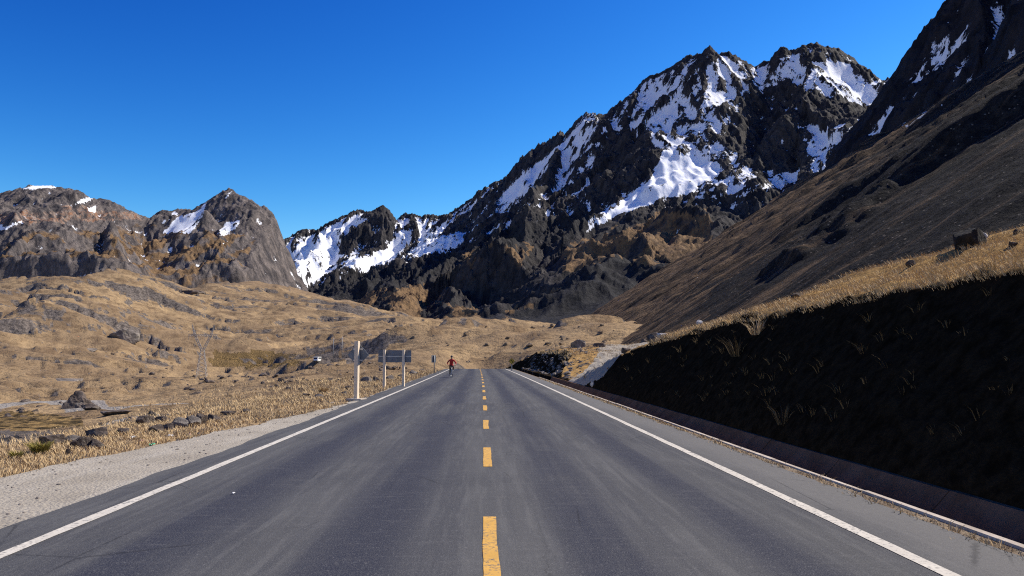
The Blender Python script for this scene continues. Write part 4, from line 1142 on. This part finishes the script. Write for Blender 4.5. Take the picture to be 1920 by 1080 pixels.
def verge_points(n, seed):
    g = np.random.default_rng(seed)
    y = np.exp(g.uniform(math.log(6), math.log(95), n))
    edge = -4.2 - np.interp(y, [-20, 8, 11, 18, 25, 32, 45, 200], [2.7, 2.5, 2.35, 1.5, 0.75, 0.5, 0.55, 0.5])
    la = edge - 0.05 - np.abs(g.normal(0, 1, n)) * (0.8 + 0.09 * y)
    x = la + xc(y)
    k = (fbm(x / 1.6, y / 2.2, 3, 12) > -0.25) | (g.uniform(0, 1, n) < 0.25)
    x, y = x[k], y[k]
    return np.stack([x, y, ground_z(x, y)], 1)
P = verge_points(6200, 31); d = np.hypot(P[:, 0], P[:, 1])
m = blades('verge_grass', P, 11, 0.07 + 0.0022 * d, 0.005 + 0.0005 * d, 0.8, 'straw', 32, 0.12 + 0.006 * d, (-0.15, 0.05))
tag(add('verge_grass', m), 'dry straw-coloured grass along the left edge of the gravel shoulder', 'grass', kind='stuff')
def bank_points(n, seed, la0, la1, y0, y1):
    g = np.random.default_rng(seed)
    y = np.exp(g.uniform(math.log(y0), math.log(y1), n))
    H = np.interp(y, BH_Y, BH_H); top = LIP + 0.13 + H * 0.74 + 1.2 * ss(58, 75, y)
    la = top + la0 + (la1 - la0) * g.uniform(0, 1, n) ** 1.6
    return np.stack([la + xc(y), y, bank_z(la, y)[0]], 1)
P = bank_points(8000, 41, -0.15, 14, 7, 46); P = P[~in_poly(*proj(P[:, 0], P[:, 1], P[:, 2]), RAMP)]; d = np.hypot(P[:, 0], P[:, 1])
m = blades('slope_grass', P, 10, 0.08 + 0.0013 * d, 0.0045 + 0.0004 * d, 0.9, 'straw', 42, 0.14 + 0.006 * d, (-0.25, -0.05))
tag(add('slope_grass', m), 'dry straw-coloured grass on the sunlit slope above the dark bank', 'grass', kind='stuff')
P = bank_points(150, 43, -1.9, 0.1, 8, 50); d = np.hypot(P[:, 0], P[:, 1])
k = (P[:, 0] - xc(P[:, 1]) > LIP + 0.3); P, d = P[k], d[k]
m = blades('bank_grass', P, 9, (0.10 + 0.002 * d) * np.random.default_rng(5).uniform(0.5, 1.9, len(P)), 0.005 + 0.0004 * d, 0.7, 'straw_shade', 44, 0.06, (-0.45, -0.1))
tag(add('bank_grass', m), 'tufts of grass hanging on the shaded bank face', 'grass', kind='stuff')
P = bank_points(700, 45, -0.3, 10, 66, 112); d = np.hypot(P[:, 0], P[:, 1])
m = blades('cutting_grass', P, 9, 0.22, 0.03, 0.7, 'straw', 46, 0.4)
tag(add('cutting_grass', m), 'dry grass on the far cut bank near the road crest', 'grass', kind='stuff')
y = g.uniform(4.5, 60, 1700); la = 4.34 + g.normal(0, 0.06, 1700)
P = np.stack([la + xc(y), y, np.full(1700, 0.01)], 1)
m = blades('rim_grass', P, 6, 0.035 + 0.05 * g.uniform(0, 1, 1700) ** 3, 0.006 + 0.0005 * y, 0.9, 'straw', 48, 0.07)
tag(add('rim_grass', m), 'thin dry weeds and debris along the ditch rim', 'weeds', kind='stuff')
def tussock(px, py, hpx, label, mat, right, n, seed, r=None):
    if r is None: p, r = hit(px, py, 6, 200, right)
    else:
        p = at(px, py, r); p[2] = bank_h(p[0], p[1]) if right else float(ground_z(np.array([p[0]]), np.array([p[1]]))[0])
    h = hpx * r / FPX
    m = blades('grass_tussock', np.zeros((1, 3)), n, h, 0.008 + 0.0006 * r, 0.8, mat, seed, h * 0.35, (-0.1, 0))
    o = add('grass_tussock', m); o.location = tuple(p)
    return tag(o, label, 'tussock', 'grass tussocks')
tussock(75, 852, 22, 'greenish grass tussock at the left edge of the gravel shoulder', 'green', False, 420, 51)
tussock(30, 860, 14, 'smaller olive tussock left of the greenish one by the gravel', 'green', False, 220, 52)
tussock(1468, 795, 36, 'pale spiky tussock low on the dark bank face above the ditch', 'straw_shade', True, 40, 53)
tussock(1420, 628, 30, 'straw tussock standing up at the top edge of the dark bank', 'straw', True, 60, 54)
tussock(1382, 668, 40, 'tall thin straw tussock on the upper dark bank face', 'straw_shade', True, 36, 55)
tussock(605, 738, 16, 'straw tussock on the verge left of the diamond sign', 'straw', False, 160, 56)

# ------------------------------------------------------------------ road signs
Rz = lambda a: np.array([[cos(a), -sin(a), 0], [sin(a), cos(a), 0], [0, 0, 1]])
def gz(x, y): return float(ground_z(np.array([x]), np.array([y]))[0])
p = at(668, 746, 30.8)
t = thing('road_sign', (p[0], p[1], -0.03), 'diamond road sign seen from behind on a thick tan post', 'road sign', rz=-0.32)
MB().box((0, 0, 1.10), (0.155, 0.155, 2.24)).build('post', M['post'], t, bevel=0.008)
MB().box((0, 0, 0.03), (0.62, 0.5, 0.09)).build('footing', M['rim'], t, bevel=0.01)
dm = MB().prism([(0, 0.092, 1.26), (0.45, 0.092, 1.71), (0, 0.092, 2.16), (-0.45, 0.092, 1.71)], (0, 0.012, 0)).build('panel', M['signback'], t, bevel=0.003)
MB().prism([(0, 0.107, 1.29), (0.42, 0.107, 1.71), (0, 0.107, 2.13), (-0.42, 0.107, 1.71)], (0, 0.002, 0)).build('sign_face', M['signyellow'], dm)
for z in (1.5, 1.92):
    MB().box((0, 0.083, z), (0.40, 0.012, 0.05)).build('bracket', M['strap'], t)
p = at(738.5, 722, 44.0)
t = thing('road_sign', (p[0], p[1], -0.05), 'wide rectangular road sign seen from behind on two tan posts', 'road sign', rz=-0.2)
zt = EYE + 44.0 * (669 - 656) / FPX + 0.05
for sx in (-0.55, 0.53):
    MB().box((sx, 0, zt / 2 - 0.1), (0.135, 0.135, zt + 0.2)).build('post', M['post'], t, bevel=0.008)
for i, (zc, hh) in enumerate(((zt - 0.185, 0.32), (zt - 0.525, 0.32))):
    pn_ = MB().box((0, 0.085, zc), (1.86, 0.014, hh)).build('panel', M['signback'], t, bevel=0.003)
    MB().box((0, 0.0945, zc), (1.82, 0.003, hh - 0.03)).build('sign_face', M['signyellow'], pn_)
MB().box((0, 0.074, zt - 0.355), (1.84, 0.014, 0.035)).build('crossbar', M['strap'], t)
p = at(814, 698, 80.0)
t = thing('road_sign', (p[0], p[1], gz(p[0], p[1]) - 0.05), 'narrow dark road sign on a thin post beside the cyclist', 'road sign', rz=0.9)
MB().tube((0, 0, 0), (0, 0, 1.85), 0.05, n=10).build('post', M['signback'], t, True)
pn_ = MB().box((0, 0.07, 1.50), (0.66, 0.015, 0.72)).build('panel', M['signback'], t, bevel=0.003)
MB().box((0, 0.0797, 1.50), (0.62, 0.003, 0.68)).build('sign_face', M['signyellow'], pn_)
p = at(959.5, 694, 92.0)
zb = bank_h(p[0], p[1])
t = thing('road_sign', (p[0], p[1], min(zb, 0.1) - 0.05), 'yellow diamond warning sign facing the camera by the dark cut bank', 'road sign', rz=0.1)
MB().box((0, 0, 0.72), (0.11, 0.09, 1.44)).build('post', M['rim'], t, bevel=0.006)
dm = MB().prism([(0, -0.055, 0.78), (-0.36, -0.055, 1.14), (0, -0.055, 1.50), (0.36, -0.055, 1.14)], (0, -0.012, 0)).build('panel', M['signyellow'], t, bevel=0.003)
mk = MB()
for a, b in (((0.36, 1.14), (0, 1.50)), ((0, 1.50), (-0.36, 1.14)), ((-0.36, 1.14), (0, 0.78)), ((0, 0.78), (0.36, 1.14))):
    k0, k1 = 0.94, 0.86
    q = [(a[0] * k0, -0.0695, 1.14 + (a[1] - 1.14) * k0), (b[0] * k0, -0.0695, 1.14 + (b[1] - 1.14) * k0), (b[0] * k1, -0.0695, 1.14 + (b[1] - 1.14) * k1), (a[0] * k1, -0.0695, 1.14 + (a[1] - 1.14) * k1)]
    mk.prism(q, (0, -0.002, 0))
mk.build('border', M['black'], dm)
MB().prism([(0.03, -0.0695, 0.98), (0.09, -0.0695, 0.98), (0.09, -0.0695, 1.16), (-0.03, -0.0695, 1.27), (0.0, -0.0695, 1.31), (-0.14, -0.0695, 1.32), (-0.12, -0.0695, 1.19), (-0.08, -0.0695, 1.22), (0.03, -0.0695, 1.13)], (0, -0.002, 0)).build('arrow', M['black'], dm)

# ------------------------------------------------------------------ cyclist
mats = dict(red=m_simple('red_jacket', (0.46, 0.035, 0.035), 0.8, 0.2, 9), dark=m_simple('dark_trousers', (0.018, 0.018, 0.022), 0.85, 0.2, 9), skin=m_simple('skin', (0.45, 0.26, 0.18), 0.6, 0.08, 12),
            helm=m_simple('black_helmet', (0.015, 0.015, 0.017), 0.4, 0.2, 9, 0.4), shoe=m_simple('grey_shoe', (0.22, 0.22, 0.23), 0.8, 0.2, 9),
            tyre=m_simple('tyre_rubber', (0.02, 0.02, 0.02), 0.85, 0.2, 20), alu=m_simple('bare_metal', (0.55, 0.55, 0.56), 0.35, 0.1, 8, 0.5, 0.6),
            frame=m_simple('silver_frame', (0.50, 0.52, 0.54), 0.35, 0.1, 6, 0.5), glass=m_simple('dark_glass', (0.02, 0.025, 0.03), 0.08, 0.2, 1, 0.5),
            vanw=m_simple('white_vehicle_paint', (0.75, 0.75, 0.74), 0.4, 0.06, 2, 0.5), lamp=m_simple('lamp_lens', (0.7, 0.7, 0.65), 0.1, 0.1, 5, 0.5))
CY = at(846.5, 706.5, 62.0)
CS = 0.92
bike = thing('bicycle', (CY[0], CY[1], 0.017), 'silver bicycle under the rider in red at the left edge line', 'bicycle', rz=pi + 0.12)
bike.scale = (CS,) * 3
for yy, nm in ((0.52, 'wheel'), (-0.52, 'wheel')):
    wh = MB().ring((0, yy, 0.34), 0.315, 0.012, n=32, m=6).build(nm, mats['alu'], bike, True)
    MB().ring((0, yy, 0.34), 0.328, 0.022, n=32, m=8).build('tyre', mats['tyre'], wh, True)
    sp = MB()
    for i in range(16):
        a = 2 * pi * i / 16
        sp.tube((0.03 if i % 2 else -0.03, yy, 0.34), (0, yy + 0.31 * cos(a), 0.34 + 0.31 * sin(a)), 0.0015, n=4, cap=False)
    sp.build('spokes', mats['alu'], wh)
    MB().tube((-0.05, yy, 0.34), (0.05, yy, 0.34), 0.02, n=10).build('hub', mats['alu'], wh, True)
BB, ST, HT, HB = (0, -0.08, 0.30), (0, -0.22, 0.82), (0, 0.37, 0.90), (0, 0.42, 0.74)
f = MB()
for a, b, r_ in ((BB, ST, 0.018), (ST, HT, 0.018), (BB, HB, 0.022), (HT, HB, 0.024), ((0.03, -0.08, 0.30), (0.06, -0.52, 0.34), 0.011), ((-0.03, -0.08, 0.30), (-0.06, -0.52, 0.34), 0.011), ((0.02, -0.21, 0.79), (0.06, -0.52, 0.34), 0.009), ((-0.02, -0.21, 0.79), (-0.06, -0.52, 0.34), 0.009)):
    f.tube(a, b, r_, n=10)
f.build('frame', mats['frame'], bike, True)
MB().tube((0.05, 0.44, 0.70), (0.055, 0.52, 0.34), 0.015, n=8).tube((-0.05, 0.44, 0.70), (-0.055, 0.52, 0.34), 0.015, n=8).box((0, 0.435, 0.71), (0.13, 0.04, 0.04)).build('fork', mats['frame'], bike)
MB().tube((0, 0.37, 0.90), (0, 0.41, 0.98), 0.016, n=8).tube((-0.31, 0.37, 0.99), (0.31, 0.37, 0.99), 0.013, n=8).tube((0, 0.41, 0.98), (0, 0.37, 0.99), 0.016, n=8).build('handlebar', mats['tyre'], bike, True)
MB().tube(ST, (0, -0.245, 0.92), 0.014, n=8).build('seat_post', mats['alu'], bike, True)
MB().prism([(-0.07, -0.36, 0.92), (0.07, -0.36, 0.92), (0.025, -0.13, 0.925), (-0.025, -0.13, 0.925)], (0, 0, 0.045)).build('saddle', mats['tyre'], bike, bevel=0.012)
MB().tube((0.055, -0.08, 0.30), (0.065, -0.08, 0.30), 0.09, n=20).build('chainring', mats['alu'], bike)
for sx, dz in ((1, -0.17), (-1, 0.17)):
    ck = MB().tube((sx * 0.075, -0.08, 0.30), (sx * 0.085, -0.08, 0.30 + dz), 0.012, n=8).build('crank', mats['alu'], bike, True)
    MB().box((sx * 0.13, -0.08, 0.30 + dz), (0.09, 0.08, 0.022)).build('pedal', mats['tyre'], ck)

rider = thing('person', (CY[0], CY[1], 0.017), 'person in a red jacket and dark helmet riding a bicycle towards the camera', 'person', rz=pi + 0.12)
rider.scale = (CS,) * 3
sv, se, sr_, roots = [], [], [], []
def J(p, r, par=None):
    sv.append(p); sr_.append(r)
    if par is None: roots.append(len(sv) - 1)
    else: se.append((par, len(sv) - 1))
    return len(sv) - 1
pel = J((0, -0.23, 1.02), (0.15, 0.125)); sp1 = J((0, -0.16, 1.16), (0.145, 0.115), pel); ch = J((0, -0.05, 1.33), (0.17, 0.125), sp1)
up_ = J((0, 0.02, 1.45), (0.15, 0.10), ch); nk = J((0, 0.06, 1.53), (0.058, 0.06), up_); hd = J((0, 0.10, 1.60), (0.078, 0.085), nk)
hd2 = J((0, 0.115, 1.68), (0.082, 0.098), hd); J((0, 0.11, 1.765), (0.06, 0.07), hd2)
for sx in (-1, 1):
    sh = J((sx * 0.19, 0.02, 1.43), (0.068, 0.068), up_); el = J((sx * 0.37, 0.14, 1.22), (0.050, 0.050), sh)
    wr = J((sx * 0.305, 0.30, 1.06), (0.034, 0.034), el); J((sx * 0.285, 0.355, 1.03), (0.038, 0.024), wr)
    hp = J((sx * 0.10, -0.20, 0.96), (0.098, 0.098), pel)
    kn, an, to = (((sx * 0.13, 0.14, 0.66), (sx * 0.125, -0.07, 0.25), (sx * 0.135, 0.06, 0.165)) if sx > 0 else ((sx * 0.14, 0.20, 0.84), (sx * 0.125, -0.09, 0.58), (sx * 0.135, 0.04, 0.505)))
    k_ = J(kn, (0.066, 0.066), hp)
    cf = J(tuple(np.array(kn) * 0.6 + np.array(an) * 0.4 + np.array((0, -0.02, 0))), (0.057, 0.057), k_)
    a_ = J(an, (0.040, 0.040), cf); J(to, (0.042, 0.032), a_)
for sx in (-1, 1):                                            # fingers curl round the bar, thumb below
    for i, ln in enumerate((0.85, 1.0, 0.95, 0.75)):
        bx_ = sx * (0.315 - 0.021 * i)
        a = J((bx_, 0.365, 1.035), (0.0095, 0.0095)); b = J((bx_, 0.365 + 0.034 * ln, 1.018), (0.009, 0.009), a); J((bx_, 0.362 + 0.022 * ln, 0.985), (0.008, 0.008), b)
    a = J((sx * 0.262, 0.335, 1.025), (0.011, 0.011)); b = J((sx * 0.245, 0.345, 0.995), (0.010, 0.010), a); J((sx * 0.243, 0.372, 0.972), (0.009, 0.009), b)
a = J((0, 0.20, 1.665), (0.014, 0.014)); J((0, 0.226, 1.645), (0.017, 0.015), a)      # nose
for sx in (-1, 1):
    a = J((sx * 0.084, 0.10, 1.665), (0.014, 0.02)); J((sx * 0.092, 0.09, 1.69), (0.012, 0.02), a)   # ears
me = bpy.data.meshes.new('body_cage'); me.from_pydata(sv, se, []); me.update()
tmp = bpy.data.objects.new('body_cage', me); COL.objects.link(tmp)
md = tmp.modifiers.new('skin', 'SKIN'); md.use_smooth_shade = True
for i, r_ in enumerate(sr_):
    me.skin_vertices[0].data[i].radius = r_
    me.skin_vertices[0].data[i].use_root = i in roots
sb = tmp.modifiers.new('sub', 'SUBSURF'); sb.levels = 2; sb.render_levels = 2
dg = bpy.context.evaluated_depsgraph_get()
bm_ = bpy.data.meshes.new_from_object(tmp.evaluated_get(dg)); bm_.name = 'body'
bpy.data.objects.remove(tmp)
bm_.materials.clear()
for k in ('red', 'dark', 'skin', 'shoe'): bm_.materials.append(mats[k])
for p_ in bm_.polygons:
    c = p_.center
    hand = c.y > 0.29 and c.z < 1.10 and c.z > 0.95
    if c.z > 1.53 or hand: i = 2
    elif c.z < 1.0 and not (abs(c.x) > 0.25): i = 3 if (c.x > 0 and c.z < 0.27) or (c.x < 0 and c.z < 0.60 and c.y < 0.12 and abs(c.x) > 0.07 and c.z > 0.4) else 1
    else: i = 0 if c.z > 0.99 else 1
    p_.material_index = i; p_.use_smooth = True
add('body', bm_, None, rider)
hl = mesh_np('helmet', np.stack([D3[:, 0] * 0.105, D3[:, 1] * 0.135, np.where(D3[:, 2] > -0.15, D3[:, 2], -0.15) * 0.105], 1), F3)
ho = add('helmet', hl, mats['helm'], rider); ho.location = (0, 0.10, 1.735); ho.rotation_euler = (-0.12, 0, 0)
for sx in (-1, 1):
    eo = add('eye', mesh_np('eye', D1 * 0.012, F1), mats['helm'], rider); eo.location = (sx * 0.034, 0.208, 1.685)
MB().box((0, 0.209, 1.612), (0.05, 0.008, 0.010)).build('mouth', m_simple('lips', (0.30, 0.12, 0.10), 0.7), rider)

# ------------------------------------------------------------------ vehicles far down in the valley
def minibus(p, rz_, label, sc=1.0):
    t = thing('minibus', tuple(p), label, 'minibus', rz=rz_); t.scale = (sc,) * 3
    prof_ = [(-2.6, 0.35), (2.6, 0.35), (2.65, 0.95), (2.45, 1.25), (1.95, 2.15), (1.7, 2.3), (-2.5, 2.3), (-2.6, 2.1)]
    MB().prism([(-0.95, y_, z_) for y_, z_ in prof_], (1.9, 0, 0)).build('body', mats['vanw'], t, bevel=0.06)
    MB().prism([(-0.82, 2.46, 1.29), (0.82, 2.46, 1.29), (0.78, 2.02, 2.08), (-0.78, 2.02, 2.08)], (0, 0.02, 0.012)).build('windscreen', mats['glass'], t)
    for sx in (-1, 1):
        for y0, y1 in ((-2.4, -1.2), (-1.1, 0.1), (0.2, 1.3)):
            MB().box((sx * 0.955, (y0 + y1) / 2, 1.7), (0.02, y1 - y0, 0.65)).build('window', mats['glass'], t)
        MB().box((sx * 0.7, 2.65, 0.85), (0.3, 0.04, 0.18)).build('headlight', mats['lamp'], t)
        for y0 in (-1.6, 1.7):
            wh = MB().tube((sx * 0.72, y0, 0.35), (sx * 0.97, y0, 0.35), 0.35, n=20).build('wheel', mats['tyre'], t)
            MB().tube((sx * 0.97, y0, 0.35), (sx * 0.985, y0, 0.35), 0.2, n=14).build('rim', mats['alu'], wh)
    MB().box((0, 2.68, 0.5), (1.8, 0.1, 0.2)).build('bumper', mats['tyre'], t, bevel=0.02)
    return t
p, r = hit(595, 685, 250, 700)
minibus(p, pi - 0.15, 'small white minibus on the valley road left of the diamond sign', 0.9)

# ------------------------------------------------------------------ pylon and poles
def lattice(mb, A, Bq, wa, wb, n, rr, ax=(1, 0, 0), ay=(0, 1, 0)):
    A = np.array(A, float); Bq = np.array(Bq, float); ax = np.array(ax, float); ay = np.array(ay, float)
    def cr(t):
        c = A + (Bq - A) * t; w_ = (wa + (wb - wa) * t) / 2
        return [c + sx * w_ * ax + sy * w_ * ay for sx, sy in ((-1, -1), (1, -1), (1, 1), (-1, 1))]
    for i in range(n):
        a, b = cr(i / n), cr((i + 1) / n)
        for k in range(4):
            mb.tube(a[k], b[k], rr, n=5, cap=False)
            mb.tube(a[k], b[(k + 1) % 4], rr * 0.6, n=4, cap=False)
            mb.tube(a[(k + 1) % 4], b[k], rr * 0.6, n=4, cap=False)
    return mb
p, r = hit(378, 706, 200, 800)
hp_ = 92 * r / FPX; q = hp_ / 25.0
t = thing('transmission_pylon', (p[0], p[1], p[2] - 0.3), 'grey lattice power pylon with two horns on the left hillside', 'pylon', rz=0.15)
t.scale = (q, q, q)
lattice(MB(), (0, 0, 0), (0, 0, 13.5), 4.6, 1.5, 7, 0.09).build('tower_body', M['steel'], t)
for sx in (-1, 1):
    lattice(MB(), (sx * 0.5, 0, 13.3), (sx * 3.6, 0, 20), 1.0, 0.9, 5, 0.07).build('horn', M['steel'], t)
    lattice(MB(), (sx * 3.6, 0, 20), (sx * 5.0, 0, 25), 0.9, 0.15, 4, 0.06).build('earth_wire_peak', M['steel'], t)
    for x_ in (sx * 6.4, sx * 0.9):
        MB().tube((x_, 0, 19.4), (x_, 0, 17.6), 0.09, n=6).build('insulator', M['steel'], t)
lattice(MB(), (-6.6, 0, 20), (6.6, 0, 20), 0.9, 0.9, 12, 0.06, (0, 1, 0), (0, 0, 1)).build('crossarm', M['steel'], t)
for px_, lb in ((625, 'thin pale utility pole on the grey cut behind the minibus, left of the pair'), (641, 'thin pale utility pole on the grey cut behind the minibus, right of the pair')):
    p, r = hit(px_, 672, 300, 900)
    t = thing('utility_pole', (p[0], p[1], p[2] - 0.2), lb, 'utility pole', 'utility poles in the valley')
    MB().tube((0, 0, 0), (0, 0, 8.5), 0.16, 0.11, n=8).build('pole', M['steel'], t, True)
    MB().box((0, 0, 7.7), (2.2, 0.12, 0.14)).build('crossarm', M['steel'], t)

# ------------------------------------------------------------------ litter
paper = m_simple('white_paper', (0.78, 0.77, 0.74), 0.8, 0.08, 12)
plast = m_simple('green_plastic', (0.10, 0.42, 0.24), 0.5, 0.1, 12)
pink = m_simple('pinkish_wrapper', (0.70, 0.42, 0.36), 0.6, 0.1, 12)
def scrap(px, py, wpx, mat, label, seed):
    p, r = hit(px, py, 5, 120)
    if p[2] < 0.02 and abs(p[0]) < 4.3: p[2] = 0.02
    g_ = np.random.default_rng(seed); w_ = wpx * r / FPX; n = 5
    X, Y = np.meshgrid(np.linspace(-0.5, 0.5, n), np.linspace(-0.5, 0.5, n), indexing='ij')
    Z = 0.22 + 0.22 * g_.normal(size=X.shape).clip(-1, 1)
    V = np.stack([X + 0.06 * g_.normal(size=X.shape), Y * 0.8 + 0.06 * g_.normal(size=X.shape), np.maximum(Z, 0.02)], -1).reshape(-1, 3) * w_
    o = add('litter', mesh_np('litter', V, grid_faces(n, n), smooth=False), mat); o.location = (p[0], p[1], p[2] + 0.005)
    o.rotation_euler = (0, 0, g_.uniform(0, 6))
    so = o.modifiers.new('thick', 'SOLIDIFY'); so.thickness = 0.004
    return tag(o, label, 'litter', 'scraps of litter by the road')
scrap(250, 822, 8, paper, 'crumpled white paper on the verge grass below the stone row', 1)
scrap(267, 829, 9, pink, 'pinkish crumpled wrapper on the verge grass', 2)
scrap(285, 836, 8, plast, 'green plastic scrap at the edge of the gravel', 3)
scrap(320, 819, 8, paper, 'white scrap in the verge grass right of the green plastic', 4)
scrap(355, 817, 7, pink, 'small pink scrap in the verge grass, rightmost of the litter', 5)
scrap(623, 757, 6, paper, 'white scrap in the grass left of the diamond sign footing', 6)
scrap(84, 984, 5, paper, 'tiny white scrap on the asphalt edge at lower left', 7)
scrap(438, 940, 4, paper, 'white scrap standing in for a paint scuff on the left lane', 8)
scrap(1322, 812, 9, paper, 'white scrap lying on the ditch rim', 9)
